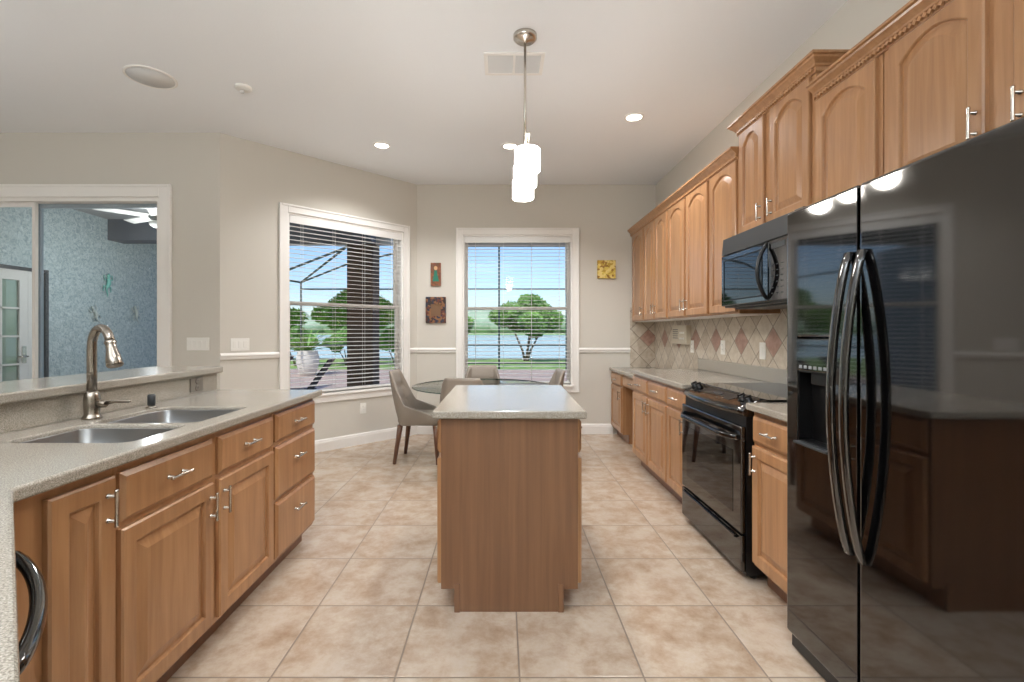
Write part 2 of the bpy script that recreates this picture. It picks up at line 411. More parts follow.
def blind(x0, x1, loc, rotz, label, wand_left):
    r = thing('window_blind', label, 'blind', loc, rotz, 'white slatted window blinds')
    a, b = x0 + .028, x1 - .028; y0, y1 = .008, .06
    MB().box(a, b, .012, .06, WZ1 - .062, WZ1 - .022).build('headrail', 'blind', r, bevel=.003)
    MB().box(a - .006, b + .006, .0, .012, WZ1 - .10, WZ1 - .022).build('valance', 'blind', r, bevel=.004)
    s = MB(); z = WZ1 - .13; tilt = R(4)
    while z > WZ0 + .07:
        s.box(a, b, y0, y1, z - .0015, z + .0015, rot=Matrix.Rotation(tilt, 3, 'X')); z -= .0465
    s.build('slats', 'blind', r)
    MB().box(a, b, y0, y1, WZ0 + .03, WZ0 + .05).build('bottom_rail', 'blind', r, bevel=.004)
    for t in (.1, .365, .635, .9):
        x = a + (b - a) * t
        MB().tube([(x, y0 - .002, WZ0 + .04), (x, y0 - .002, WZ1 - .06)], .0016, 6).tube([(x, y1 + .002, WZ0 + .04), (x, y1 + .002, WZ1 - .06)], .0016, 6).build('ladder_cord', 'blind', r)
    x = a + .06 if wand_left else b - .06
    MB().tube([(x, -.004, WZ1 - .09), (x, -.006, WZ1 - .75)], [.003, .004], 8).build('tilt_wand', 'blind', r)
    return r
blind(BW[0], BW[1], (0, YB, 0), 0, 'white slatted blind lowered over the window straight ahead', False)
blind(AW[0], AW[1], (P0.x, P0.y, 0), BAY_ROT, 'white slatted blind lowered over the angled window beside the sliding door', False)

# sliding glass door to the lanai
d = struct(bpy.data.objects.new('door_1', None)); C.objects.link(d); d.location = (0, P0.y, 0)
c = MB(); c.box(DX[1], DX[1] + .115, -.02, 0, 0, 2.665).box(DX[0] - .1, DX[1], -.02, 0, 2.55, 2.665).box(DX[1] + .09, DX[1] + .115, -.03, -.02, 0, 2.665).box(DX[0] - .1, DX[1] + .09, -.03, -.02, 2.64, 2.665)
c.build('casing', 'white', d, bevel=.004)
j = MB(); j.box(DX[1] - .03, DX[1], 0, T, 0, 2.55).box(DX[0], DX[1] - .03, 0, T, 2.515, 2.55).box(DX[0], DX[1] - .03, 0, T, 0, .03)
j.build('door_frame', 'white', d)
def slider(x0, x1, y, m):
    s = MB(); s.box(x0, x0 + .055, y, y + .035, .03, 2.515).box(x1 - .03, x1, y, y + .035, .03, 2.515).box(x0 + .055, x1 - .03, y, y + .035, .03, .12).box(x0 + .055, x1 - .03, y, y + .035, 2.475, 2.515)
    o = s.build('sliding_panel', m, d, bevel=.003)
    MB().box(x0 + .05, x1 - .025, y + .014, y + .019, .11, 2.485).build('pane', 'glass', o)
slider(-4.463, DX[1] - .03, .09, 'slider_shaded'); slider(-5.85, -4.41, .04, 'white')

# ------------------------------------------------------------------ cabinet kit
def door_mesh(w_, h, arch=0.0, fr=.058, t=.02):
    K = 13 if arch else 2
    def loop(ins, y, a):
        ti = ins - .016 if a else ins
        pts = [(ins, y, ins), (w_ - ins, y, ins)]
        for k in range(K):
            s = k / (K - 1); x = (w_ - ins) + (2 * ins - w_) * s
            q = (2 * s - 1)
            pts.append((x, y, h - ti - a * q * q))
        return pts
    L = [loop(0, 0, 0), loop(0, -t + .005, 0), loop(.006, -t, 0), loop(fr - .004, -t, arch), loop(fr, -t + .003, arch), loop(fr + .003, -t + .012, arch), loop(fr + .010, -t + .012, arch),
         loop(fr + .04, -t + .001, arch * .92), loop(fr + .043, -t, arch * .92)]
    return MB().loops(L, True, True, smooth=False)
def drawer_mesh(w_, h, t=.02):
    def loop(i, y): return [(i, y, i), (w_ - i, y, i), (w_ - i, y, h - i), (i, y, h - i)]
    return MB().loops([loop(0, 0), loop(0, -t * .5), loop(.004, -t * .62), loop(.014, -t), loop(.016, -t)], smooth=False)
def pull_mesh(vert=True, L=.112, y=-.02):
    b = MB(); h = L / 2; q = .036
    def pt(a, yy): return (0, yy, a) if vert else (a, yy, 0)
    ys = y - .026
    b.tube([pt(-h, ys), pt(-h + .004, ys), pt(-h + .008, ys), pt(0, ys), pt(h - .008, ys), pt(h - .004, ys), pt(h, ys)], [.004, .0068, .0055, .0052, .0055, .0068, .004], 10)
    for sgn in (-1, 1):
        b.tube([pt(sgn * q, y + .002), pt(sgn * q, y - .004), pt(sgn * q, y - .006), pt(sgn * q, ys)], [.008, .008, .005, .0045], 10)
    return b
def front(parent, kind, x0, x1, z0, z1, pull=None, arch=0, m='maple'):
    o = (door_mesh(x1 - x0, z1 - z0, arch) if kind == 'door' else drawer_mesh(x1 - x0, z1 - z0)).build(kind, m, parent, loc=(x0, 0, z0))
    if pull:
        px, pz, vert = pull
        pull_mesh(vert).build('handle', 'nickel', o, loc=(px - x0, 0, pz - z0))
    return o
def cabinet(name, label, cat, loc, rotz, w_, d_, z0, z1, fronts, toe=0, group=None, m='maple', hollow=False):
    r = thing(name, label, cat, loc, rotz, group)
    b = MB()
    if hollow:
        b.box(0, .018, 0, d_, toe, z1).box(w_ - .018, w_, 0, d_, toe, z1).box(.018, w_ - .018, 0, d_, toe, toe + .018).box(.018, w_ - .018, d_ - .01, d_, toe + .018, z1)
        b.box(.018, w_ - .018, 0, .018, z1 - .225, z1).box(w_ / 2 - .03, w_ / 2 + .03, 0, .018, toe + .018, z1 - .225).box(.018, w_ - .018, .08, .1, 0, toe)
    elif toe: b.extrude_x([(0, toe), (0, z1), (d_, z1), (d_, 0), (.075, 0), (.075, toe)], 0, w_)
    else: b.box(0, w_, 0, d_, z0, z1)
    b.build('carcass', m, r, bevel=.002)
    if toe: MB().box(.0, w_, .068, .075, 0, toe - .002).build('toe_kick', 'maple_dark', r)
    for f in fronts: front(r, *f)
    return r

CT, CTH, CZ = .93, .036, .894
TOE = .105
# ---- left run (faces +X, local x runs along +Y)
LX = -1.17; LD = .6
def left_cab(name, label, y0, y1, fronts, cat='cabinet', hollow=False):
    return cabinet(name, label, cat, (LX, y0, 0), R(90), y1 - y0, LD, 0, CZ, fronts, TOE, hollow=hollow)
w3 = 2.93 - 2.405
left_cab('drawer_cabinet', 'honey maple base cabinet of three stacked drawers ending the sink run', 2.405, 2.93, [
    ('drawer', .02, w3 - .006, .725, .868, (w3 / 2, .797, False)), ('drawer', .02, w3 - .006, .43, .70, (w3 / 2, .60, False)), ('drawer', .02, w3 - .006, .125, .41, (w3 / 2, .31, False))])
ws = 2.405 - 1.425; hs_ = ws / 2
left_cab('sink_base_cabinet', 'honey maple double-door base cabinet under the sink with two false drawers', 1.425, 2.405, [
    ('drawer', .012, hs_ - .02, .71, .862, (hs_ / 2, .79, False)), ('drawer', hs_ + .02, ws - .012, .71, .862, (hs_ * 1.5, .79, False)),
    ('door', .012, hs_ - .02, .125, .69, (hs_ - .045, .60, True)), ('door', hs_ + .02, ws - .012, .125, .69, (hs_ + .045, .60, True))], hollow=True)
left_cab('narrow_cabinet', 'narrow full-height honey maple base cabinet beside the corner dishwasher', 1.10, 1.425, [
    ('door', .105, .315, .125, .862, (.282, .775, True))])

# diagonal corner with dishwasher
DU = Vector((.722, -.692)); DN = Vector((.692, .722))            # along / outward of the diagonal
E0 = Vector((-1.125, 1.091)); E1 = E0 + DU * .95
dw_rot = math.atan2(DU.y, DU.x) + PI                             # local +x = -DU, local -y = outward
o2 = E0 + DU * .745 - DN * .035
dw = thing('dishwasher', 'black dishwasher with bowed handle set diagonally in the counter corner', 'dishwasher', (o2.x, o2.y, 0), dw_rot)
MB().box(0, .61, 0, .5, .10, CZ - .004).build('tub', 'black_matte', dw)
MB().box(.003, .607, -.022, -.001, .12, .74).build('door_panel', 'black', dw, bevel=.004)
MB().box(.003, .607, -.022, -.001, .745, CZ - .008).build('control_panel', 'black', dw, bevel=.004)
pts = [(.06 + .49 * k / 16, -.022 - .04 * math.sin(PI * k / 16) ** .6, .845) for k in range(17)]
MB().tube(pts, [.013] + [.0115] * 15 + [.013], 12).build('handle', 'black', dw)
MB().box(.003, .607, .04, .06, 0, .10).build('kick_plate', 'black_matte', dw)

# ---- countertops
def plate(outline, holes, z0, z1):
    bm = bmesh.new()
    def ring(pts):
        vs = [bm.verts.new((x, y, z1)) for x, y in pts]
        return [bm.edges.new((vs[i], vs[(i + 1) % len(vs)])) for i in range(len(vs))]
    es = ring(outline)
    for h in holes: es += ring(h)
    r = bmesh.ops.triangle_fill(bm, edges=es, use_beauty=True)
    faces = [g for g in r['geom'] if isinstance(g, bmesh.types.BMFace)]
    e = bmesh.ops.extrude_face_region(bm, geom=faces)
    for v in [g for g in e['geom'] if isinstance(g, bmesh.types.BMVert)]: v.co.z = z0
    bmesh.ops.recalc_face_normals(bm, faces=bm.faces)
    mb = MB(); bm.verts.index_update(); mb.v = [tuple(v.co) for v in bm.verts]; mb.f = [tuple(v.index for v in f.verts) for f in bm.faces]; mb.smooth = [False] * len(mb.f); bm.free()
    return mb
def rrect(x0, x1, y0, y1, r, n=6):
    out = []
    for (cx, cy, a0) in ((x1 - r, y1 - r, 0), (x0 + r, y1 - r, 90), (x0 + r, y0 + r, 180), (x1 - r, y0 + r, 270)):
        for k in range(n + 1):
            a = R(a0 + 90 * k / n); out.append((cx + r * math.cos(a), cy + r * math.sin(a)))
    return out
SX0, SX1 = -1.635, -1.215
BOWLS = [(1.545, 1.845), (1.885, 2.285)]
SPX = -1.775
outline = [(-1.125, 2.97), (SPX, 2.97), (SPX, -.6), (E1.x, -.6), (E1.x, E1.y), (E0.x, E0.y)]
ct = plate(outline, [rrect(SX0, SX1, a, b, .05) for a, b in BOWLS], CT - CTH, CT).build('sink_countertop', 'quartz', bevel=.008, seg=3)
tag(ct, 'speckled grey quartz countertop around the sink, turning diagonally at the near corner', 'countertop')
MB().box(SPX - .018, SPX, -.6, 2.95, CT, 1.036).build('backsplash', 'quartz', ct)
bt = MB().prism([(-1.745, 2.97), (-2.175, 2.97), (-2.175, -.6), (-1.745, -.6)], 1.037, 1.075).build('bar_top', 'quartz', bevel=.008, seg=3)
tag(bt, 'raised speckled quartz bar top behind the sink and faucet', 'bar top')
struct(MB().box(-2.02, SPX - .019, -.6, 2.94, 0, 1.035).build('wall_bar', 'wall'))

# ---- sink
sk = thing('kitchen_sink', 'double-bowl stainless steel sink set under the speckled countertop', 'sink', (0, 0, 0))
zt = CT - CTH - .001
for a, b in BOWLS:
    def ring(ins, z, r): return [(x, y, z) for x, y in rrect(SX0 - .006 + ins, SX1 + .006 - ins, a - .006 + ins, b + .006 - ins, r)]
    L = [ring(.0085, zt + .022, .05), ring(.0105, zt + .023, .05), ring(.0115, zt + .02, .05), ring(.016, zt - .17, .05), ring(.04, zt - .19, .04), ring(.12, zt - .195, .02),
         ring(.12, zt - .20, .02), ring(.035, zt - .196, .04), ring(.012, zt - .172, .05), ring(.008, zt - .012, .05)]
    bw = MB().loops(L + [L[0]], False, False)
    bw.f.append(tuple(range(5 * len(L[0]), 6 * len(L[0])))); bw.smooth.append(False)
    o = bw.build('bowl', 'steel', sk)
    cx, cy = (SX0 + SX1) / 2, (a + b) / 2
    MB().lathe([(.045, zt - .1955), (.045, zt - .192), (.03, zt - .192), (.026, zt - .1945), (.001, zt - .1945)], cx, cy).build('drain', 'chrome', o)

# ---- faucet
fx, fy = -1.70, 1.965
fc = thing('kitchen_faucet', 'brushed nickel gooseneck faucet with pull-down spray head behind the sink', 'faucet', (fx, fy, CT + .001), R(-26))
MB().lathe([(.034, 0), (.034, .006), (.030, .012), (.026, .02), (.028, .05), (.0285, .085), (.026, .10), (.022, .108), (.019, .114)], n=28).build('base', 'faucet', fc)
pts = [(0, 0, .11), (0, 0, .20), (0, 0, .28)]
for k in range(1, 15):
    a = PI - k * R(164) / 14
    pts.append((.072 + .072 * math.cos(a), 0, .30 + .075 * math.sin(a)))
MB().tube(pts, [.0175] * 3 + [.0165] * 14, 18).build('spout', 'faucet', fc)
e = Vector(pts[-1]); q = (Vector(pts[-1]) - Vector(pts[-2])).normalized()
MB().tube([e - q * .004, e + q * .004, e + q * .012, e + q * .03, e + q * .07, e + q * .098, e + q * .105], [.018, .021, .018, .0185, .0255, .029, .0255], 20).build('spray_head', 'faucet', fc)
lv = MB().tube([(.016, .009, .06), (.050, .024, .062), (.055, .026, .062)], [.016, .016, .012], 16).build('lever_hub', 'faucet', fc)
MB().tube([(.050, .024, .064), (.085, .041, .071), (.138, .066, .072), (.145, .069, .072)], [.008, .007, .0055, .003], 12).build('lever', 'faucet', lv)
ag = thing('sink_air_gap', 'small dark capped cylinder on the counter between faucet and backsplash outlet', 'air gap', (-1.66, 2.245, CT + .001))
MB().lathe([(.024, 0), (.024, .004), (.016, .007), (.015, .012)]).build('flange', 'faucet', ag)
MB().lathe([(.0155, .012), (.0165, .016), (.0165, .058), (.014, .064), (.0, .064)]).build('cap', 'dark_grey', ag)

# ---- wall plates
def plate_thing(name, label, cat, loc, rotz, w_, h, kind, n=1, m='white_plastic', group=None):
    """local -y faces out; plate flush on the wall at y=0"""
    r = thing(name, label, cat, loc, rotz, group)
    MB().box(-w_ / 2, w_ / 2, -.006, 0, -h / 2, h / 2).build('cover_plate', m, r, bevel=.002)
    for i in range(n):
        x = (i - (n - 1) / 2) * .046
        if kind == 'switch': MB().box(x - .0165, x + .0165, -.010, -.006, -.033, .033, rot=Matrix.Rotation(R(3), 3, 'X')).build('rocker', m, r, bevel=.0015)
        else:
            for s in (-1, 1):
                f = MB().lathe([(.0165, 0), (.0165, .003), (.014, .004)], n=18)
                f.v = [(x + a, -.006 - c_, s * .02 + b) for a, b, c_ in f.v]
                o = f.build('receptacle', m, r)
                sl = MB()
                for dx in (-.006, .006): sl.box(x + dx - .001, x + dx + .001, -.0106, -.0098, s * .02 - .001, s * .02 + .007)
                sl.build('slot', 'black_matte', o)
    return r
plate_thing('light_switch', 'white four-gang rocker switch plate right of the sliding door', 'switch', (-2.843, P0.y, 1.178), 0, .21, .12, 'switch', 4)
s_ = (1.5636 - 1.394) * 1.4142
plate_thing('light_switch', 'white three-gang switch plate between wall corner and angled window', 'switch', (-2.519, 4.557, 1.17), BAY_ROT, .165, .12, 'switch', 3)
a = (.2932 * 6 - 1.076) / 1.2932
plate_thing('wall_outlet', 'white outlet low on the wall under the angled window', 'outlet', (-1.076 - a, 6 - a, .41), BAY_ROT, .075, .12, 'outlet')
plate_thing('counter_outlet', 'grey outlet in the quartz backsplash near the end of the bar', 'outlet', (SPX + .0005, 2.75, .985), R(90), .115, .078, 'outlet', 1, 'taupe_plastic')
TW = XR - .0125
for (yy, zz, k, lab, n) in ((4.81, 1.143, 'outlet', 'white outlet on the diamond tile just right of the wall intercom', 1), (4.14, 1.155, 'outlet', 'white outlet on the diamond tile, middle of the counter', 1), (3.51, 1.15, 'switch', 'white switch plate on the diamond tile behind the range', 1)):
    plate_thing('wall_outlet' if k == 'outlet' else 'light_switch', lab, k, (TW, yy, zz), R(-90), .078, .125, k, n)

# ------------------------------------------------------------------ right run (faces -X, local x runs along -Y)
RX = 1.285; RD = XR - RX - .002
def right_cab(name, label, y1, y0, fronts, z0=0, z1=CZ, toe=TOE, d_=RD, x=RX, cat='cabinet', group=None):
    return cabinet(name, label, cat, (x, y1, 0), R(-90), y1 - y0, d_, z0, z1, fronts, toe, group)
Y_CAB, Y_MID, Y_RNG1, Y_RNG0, Y_FR1, Y_FR0 = 4.61, 3.66, 3.262, 2.445, 1.945, 1.03
ww = Y_CAB - Y_MID; hh = ww / 2
right_cab('base_cabinet', 'honey maple base cabinet with two doors and two drawers left of the range', Y_CAB, Y_MID, [
    ('drawer', .012, hh - .012, .735, .865, (hh / 2, .80, False)), ('drawer', hh + .012, ww - .012, .735, .865, (hh * 1.5, .80, False)),
    ('door', .012, hh - .012, .125, .715, (hh - .045, .625, True)), ('door', hh + .012, ww - .012, .125, .715, (hh + .045, .625, True))])
ww = Y_MID - Y_RNG1
right_cab('base_cabinet', 'single-door honey maple base cabinet touching the far side of the range', Y_MID, Y_RNG1, [
    ('drawer', .012, ww - .012, .735, .865, (ww / 2, .80, False)), ('door', .012, ww - .012, .125, .715, (ww - .045, .625, True))])
ww = Y_RNG0 - .03 - Y_FR1 - .015
right_cab('base_cabinet', 'single-door honey maple base cabinet between range and refrigerator', Y_RNG0 - .03, Y_FR1 + .015, [
    ('drawer', .012, ww - .012, .735, .865, (ww * .42, .80, False)), ('door', .012, ww - .012, .125, .715, (.045, .63, True))])
def slab(name, label, x0, x1, y0, y1, zt, splash):
    o = MB().box(x0, x1, y0, y1, zt - CTH, zt).build(name, 'quartz', bevel=.008, seg=3); tag(o, label, 'countertop')
    if splash: MB().box(x1 - .02, x1, y0 - splash, y1, zt + .0005, zt + .105).build('backsplash', 'quartz', o, bevel=.003)
    return o
slab('side_countertop', 'long speckled quartz countertop left of the range under the upper cabinets', 1.243, XR - .013, Y_RNG1 + .003, 4.63, CT, .776)
slab('side_countertop', 'short speckled quartz countertop between range and refrigerator', 1.243, XR - .013, Y_FR1 + .012, Y_RNG0 - .022, CT, .0001)
# desk
DZ = .845
right_cab('desk_cabinet', 'small maple desk pedestal with one drawer and door against the far wall', 5.995, 5.45, [
    ('drawer', .03, .53, .66, .785, (.28, .72, False)), ('door', .03, .53, .125, .645, (.48, .55, True))], z1=DZ - CTH, x=1.39, d_=XR - 1.392)
ap = right_cab('desk_apron', 'maple pencil-drawer apron spanning the knee space of the desk', 5.448, 4.633, [('drawer', .02, .79, .675, .785, (.4, .73, False))], z0=.665, z1=DZ - CTH, toe=0, x=1.40, d_=.48)
slab('desk_countertop', 'lower speckled quartz desk top in the far right corner', 1.355, XR - .013, 4.632, 5.985, DZ, 0)
# tile
struct(MB().box(XR - .012, XR - .0005, Y_FR1, 5.987, DZ, 1.60).build('wall_backsplash', 'diamond_side'))
struct(MB().box(1.62, XR - .0125, YB - .012, YB - .0005, DZ, 1.60).build('wall_backsplash_end', 'diamond_back'))

# upper cabinets
UX = 1.645; UD = XR - UX - .013
def upper(label, y1, y0, z0, z1, doors, group='maple upper cabinets'):
    """doors: (far y, near y, handle side: 'n' near / 'f' far / None)"""
    r = thing('upper_cabinet', label, 'cabinet', (UX, y1, 0), R(-90), group)
    MB().box(.0025, y1 - y0 - .0025, 0, UD, z0, z1).build('carcass', 'maple', r, bevel=.002)
    MB().box(.015, y1 - y0 - .015, .012, UD - .01, z0 - .006, z0 - .0005).build('underside', 'white', r)
    for (a, b, s) in doors:
        wd = a - b; pull = None
        if s == 'n': pull = (y1 - b - .026, z0 + (.145 if z0 > 1.8 and y0 < 2 else .11), True)
        if s == 'f': pull = (y1 - a + .026, z0 + (.145 if z0 > 1.8 and y0 < 2 else .11), True)
        front(r, 'door', y1 - a, y1 - b, z0 + .012, z1 - .043, pull, arch=.062 if wd > .3 else .042)
    return r
ZU0, ZU1, ZM1 = 1.42, 2.53, 2.685
upper('maple single-door upper cabinet in the far corner above the desk', 5.985, 5.455, ZU0, ZU1, [(5.93, 5.475, 'n')])
upper('maple two-door upper cabinet above the wall intercom, second from the far corner', 5.453, 4.685, ZU0, ZU1, [(5.44, 5.075, 'n'), (5.055, 4.70, 'f')])
upper('maple two-door upper cabinet above the long counter, third from the far corner', 4.683, 3.745, ZU0, ZU1, [(4.655, 4.235, 'n'), (4.20, 3.765, 'f')])
upper('maple single-door upper cabinet touching the far side of the microwave', 3.743, 3.285, ZU0, ZU1, [(3.72, 3.30, 'n')])
upper('taller two-door maple upper cabinet over the microwave', 3.283, 2.478, 1.935, ZM1, [(3.26, 2.955, 'n'), (2.885, 2.515, 'f')])
upper('maple single-door upper cabinet between microwave and refrigerator, half hidden by the refrigerator', 2.476, 2.045, ZU0, ZU1, [(2.465, 2.07, None)])
upper('wide two-door maple upper cabinet over the refrigerator', 2.043, 1.03, 1.86, ZU1, [(2.0, 1.60, 'n'), (1.51, 1.12, 'f')])
# crown mouldings with a rope bead
def crown(label, y1, y0, z, far_ret, near_ret):
    """mitred crown: runs along the face and returns to the wall; z = top of cabinet"""
    prof = [(.0005, -.038), (.010, -.038), (.014, -.032), (.014, -.014), (.022, -.009), (.024, 0), (.034, .011), (.046, .021), (.050, .030), (.060, .034), (.060, .047), (.0005, .047)]
    path_dir = []
    r = thing('crown_molding', label, 'crown molding', (0, 0, 0), 0, 'maple crown moldings')
    xf = UX - .0
    L = []
    yw1, yw0 = y1, y0
    if far_ret: L.append([(XR - .001, yw1 + p, z + q) for p, q in prof])
    L.append([(xf - p, yw1 + (p if far_ret else 0), z + q) for p, q in prof])
    L.append([(xf - p, yw0 - (p if near_ret else 0), z + q) for p, q in prof])
    if near_ret: L.append([(XR - .001, yw0 - p, z + q) for p, q in prof])
    MB().loops(L, True, True, smooth=False).build('molding', 'maple', r)
    b = MB(); n = int((y1 - y0) / .022)
    for k in range(n):
        y = y0 + (k + .5) * (y1 - y0) / n
        b.box(xf - .026, xf - .0145, y - .008, y + .008, z - .031, z - .015, rot=Matrix.Rotation(R(35), 3, 'X'))
    b.build('rope_bead', 'maple', r)
    return r
crown('maple crown molding along the four far upper cabinets', 5.99, 3.287, ZU1, False, False)
crown('raised maple crown molding with returns over the microwave cabinet', 3.283, 2.478, ZM1, True, True)
crown('maple crown molding over the refrigerator-side upper cabinets', 2.474, 1.03, ZU1, False, False)

# ---- microwave
mw = thing('microwave', 'black over-the-range microwave with a bowed handle', 'microwave', (1.535, Y_RNG1 + .006, 0), R(-90))
mwW, mz0, mz1 = .785, 1.455, 1.925
MB().box(0, mwW, 0, XR - 1.535 - .013, mz0, mz1).build('housing', 'black_matte', mw, bevel=.004)
MB().extrude_x([(-.002, mz1 - .002), (-.002, mz1 - .115), (-.022, mz1 - .115), (-.012, mz1 - .002)], .002, mwW - .002).build('vent_grille', 'dark_grey', mw, bevel=.002)
fd = MB().box(.002, mwW * .735, -.024, -.001, mz0 + .01, mz1 - .12).build('door', 'black', mw, bevel=.006)
fr_ = MB(); x0, x1, za, zb = .05, mwW * .735 - .07, mz0 + .05, mz1 - .16
fr_.box(x0, x1, -.0255, -.0245, za, zb); fr_.build('window_pane', 'black_glass', fd)
bz = MB(); bz.box(x0 - .008, x1 + .008, -.028, -.0245, zb, zb + .008).box(x0 - .008, x1 + .008, -.028, -.0245, za - .008, za).box(x0 - .008, x0, -.028, -.0245, za, zb).box(x1, x1 + .008, -.028, -.0245, za, zb)
bz.build('window_bezel', 'black_matte', fd)
zc = (mz0 + mz1 - .11) / 2; hz = .155
MB().tube([(mwW * .735 - .012, -.024 - .055 * math.cos(PI / 2 * t) ** .8 if abs(t) < 1 else -.022, zc + hz * t) for t in [k / 10 for k in range(-10, 11)]], [.011] * 21, 12).build('handle', 'black_matte', fd)
cp = MB().box(mwW * .738, mwW - .002, -.022, -.001, mz0 + .01, mz1 - .12).build('control_panel', 'black', mw, bevel=.004)
kp = MB()
for i in range(6):
    for jx in range(3): kp.box(mwW * .775 + jx * .045, mwW * .775 + jx * .045 + .018, -.0235, -.0225, mz0 + .048 + i * .032, mz0 + .054 + i * .032)
kp.build('keypad', 'dark_grey', cp)
MB().box(mwW * .77, mwW - .05, -.0235, -.0225, mz1 - .17, mz1 - .14).build('display', 'dark_grey', cp)
MB().box(.05, mwW - .05, .05, .3, mz0 - .012, mz0 - .001).build('underside_grille', 'dark_grey', mw)

# ---- range
rg = thing('range', 'black slide-in electric range with glass cooktop and front controls', 'range', (1.262, Y_RNG1 - .002, 0), R(-90))
W = Y_RNG1 - Y_RNG0 - .004
MB().box(.002, W - .002, .0, XR - 1.262 - .035, .03, .895).build('body', 'black_matte', rg)
MB().box(-.008, W + .008, .105, XR - 1.262 - .036, .9305, .940).build('cooktop', 'black_glass', rg, bevel=.003)
# sloping bow-fronted control panel
N = 16; L = []
for k in range(N + 1):
    t = k / N; x = W * t; bow = -.018 - .045 * (1 - (2 * t - 1) ** 2)
    L.append([(x, .11, .86), (x, .11, .9385), (x, .095, .9375), (x, bow + .02, .899), (x, bow + .006, .890), (x, bow, .878), (x, bow + .004, .862), (x, bow + .02, .852)])
ctl = MB().loops(L, True, True, smooth=True).build('control_panel', 'black', rg)
def slope(t, y):                                     # a point on the sloping face
    x = W * t; bow = -.018 - .045 * (1 - (2 * t - 1) ** 2); f = (y - (bow + .02)) / (.095 - bow - .02)
    return Vector((x, y, .899 + .0385 * f))
for t in (.07, .155, .845, .93):
    p = slope(t, .045); b = MB().lathe([(.025, 0), (.025, .006), (.020, .010), (.0185, .024), (.016, .028), (.0, .028)], n=20)
    b.box(-.005, .005, -.019, .019, .022, .036)
    rm = Matrix.Rotation(R(22), 3, 'X'); b.v = [tuple(rm @ Vector(v) + p) for v in b.v]
    b.build('knob', 'black_matte', ctl)
dp = MB()
for (t0, t1, y0, y1) in ((.25, .75, .005, .075),):
    dp.add([slope(t0, y0) + Vector((0, 0, .0012)), slope(t1, y0) + Vector((0, 0, .0012)), slope(t1, y1) + Vector((0, 0, .0012)), slope(t0, y1) + Vector((0, 0, .0012)),
            slope(t0, y0) - Vector((0, 0, .004)), slope(t1, y0) - Vector((0, 0, .004)), slope(t1, y1) - Vector((0, 0, .004)), slope(t0, y1) - Vector((0, 0, .004))],
           [(0, 1, 2, 3), (7, 6, 5, 4), (0, 4, 5, 1), (1, 5, 6, 2), (2, 6, 7, 3), (3, 7, 4, 0)])
dp.build('display', 'black_matte', ctl)
kb = MB(); rm = Matrix.Rotation(R(20), 3, 'X'); p = slope(.5, .040) + Vector((0, 0, .0025))
kb.box(p.x - .05, p.x + .05, p.y - .010, p.y + .012, p.z - .001, p.z + .001, rot=rm)
kb.build('clock_panel', 'dark_grey', ctl)
od = MB().box(.004, W - .004, -.026, -.001, .245, .80).build('oven_door', 'black', rg, bevel=.006)
MB().box(.09, W - .09, -.0275, -.0265, .33, .66).build('oven_window', 'black_glass', od)
# door handle: a wide flat bar that bows out
L = []
for k in range(21):
    t = k / 20; x = .03 + (W - .06) * t; o = -.03 - .045 * min(1, math.sin(PI * t) * 2.2)
    L.append([(x, o, .755), (x, o - .012, .748), (x, o - .014, .730), (x, o - .004, .722), (x, o + .006, .735)])
MB().loops(L, True, True).build('handle', 'black', od)
dr = MB().box(.004, W - .004, -.026, -.001, .045, .235).build('storage_drawer', 'black', rg, bevel=.006)
MB().extrude_x([(-.026, .228), (-.043, .224), (-.043, .212), (-.026, .205)], .05, W - .05).build('handle', 'black', dr, bevel=.003)
for x in (.05, W - .05):
    for y in (.06, .55): MB().lathe([(.018, 0), (.018, .01), (.012, .012), (.012, .03)], x, y, 12).build('foot', 'black_matte', rg)

# ---- refrigerator
FX = 1.165
fr = thing('refrigerator', 'glossy black side-by-side refrigerator with ice dispenser', 'refrigerator', (FX, Y_FR1, 0), R(-90))
FW = Y_FR1 - Y_FR0; SP = Y_FR1 - 1.552
MB().box(.004, FW - .004, .072, XR - FX - .03, .03, 1.755).build('cabinet', 'black_matte', fr, bevel=.004)
gx0, gx1, gz0, gz1 = .075, .275, .86, 1.267            # dispenser cut-out
b = MB(); z0, z1 = .072, 1.775; fz = SP - .003
b = plate([(.0, z0), (fz, z0), (fz, z1), (.0, z1)], [[(gx0, gz0), (gx1, gz0), (gx1, gz1), (gx0, gz1)]], 0, .064)
b.v = [(x, .064 - z, y) for x, y, z in b.v]
fd = b.build('freezer_door', 'black', fr, bevel=.012, seg=4)
fdd = MB(); fdd.box(gx0 + .002, gx1 - .002, .055, .06, gz0 + .002, gz1 - .002)
fdd.box(gx0 + .002, gx0 + .006, .004, .055, gz0, 1.14).box(gx1 - .006, gx1 - .002, .004, .055, gz0, 1.14).box(gx0 + .006, gx1 - .006, .004, .055, gz0 + .001, gz0 + .01).box(gx0 + .006, gx1 - .006, .004, .055, 1.135, 1.14)
ds = fdd.build('dispenser_well', 'black_matte', fd)
MB().box(gx0 + .002, gx1 - .002, -.004, .054, 1.141, gz1 - .002).build('dispenser_panel', 'black', ds, bevel=.004)
bb = MB()
for i in range(6): bb.box(gx0 + .02 + i * .028, gx0 + .038 + i * .028, -.0055, -.0045, 1.150, 1.162)
bb.build('dispenser_buttons', 'label_grey', ds)
MB().box(gx0 + .05, gx1 - .05, .02, .05, 1.09, 1.134).build('paddle', 'black_matte', ds, bevel=.004)
MB().box(gx0 + .004, gx1 - .004, -.02, .05, gz0 - .004, gz0 + .006).build('drip_tray', 'dark_grey', ds, bevel=.003)
rd = MB().box(SP + .003, FW, 0, .064, z0, z1).build('refrigerator_door', 'black', fr, bevel=.012, seg=4)
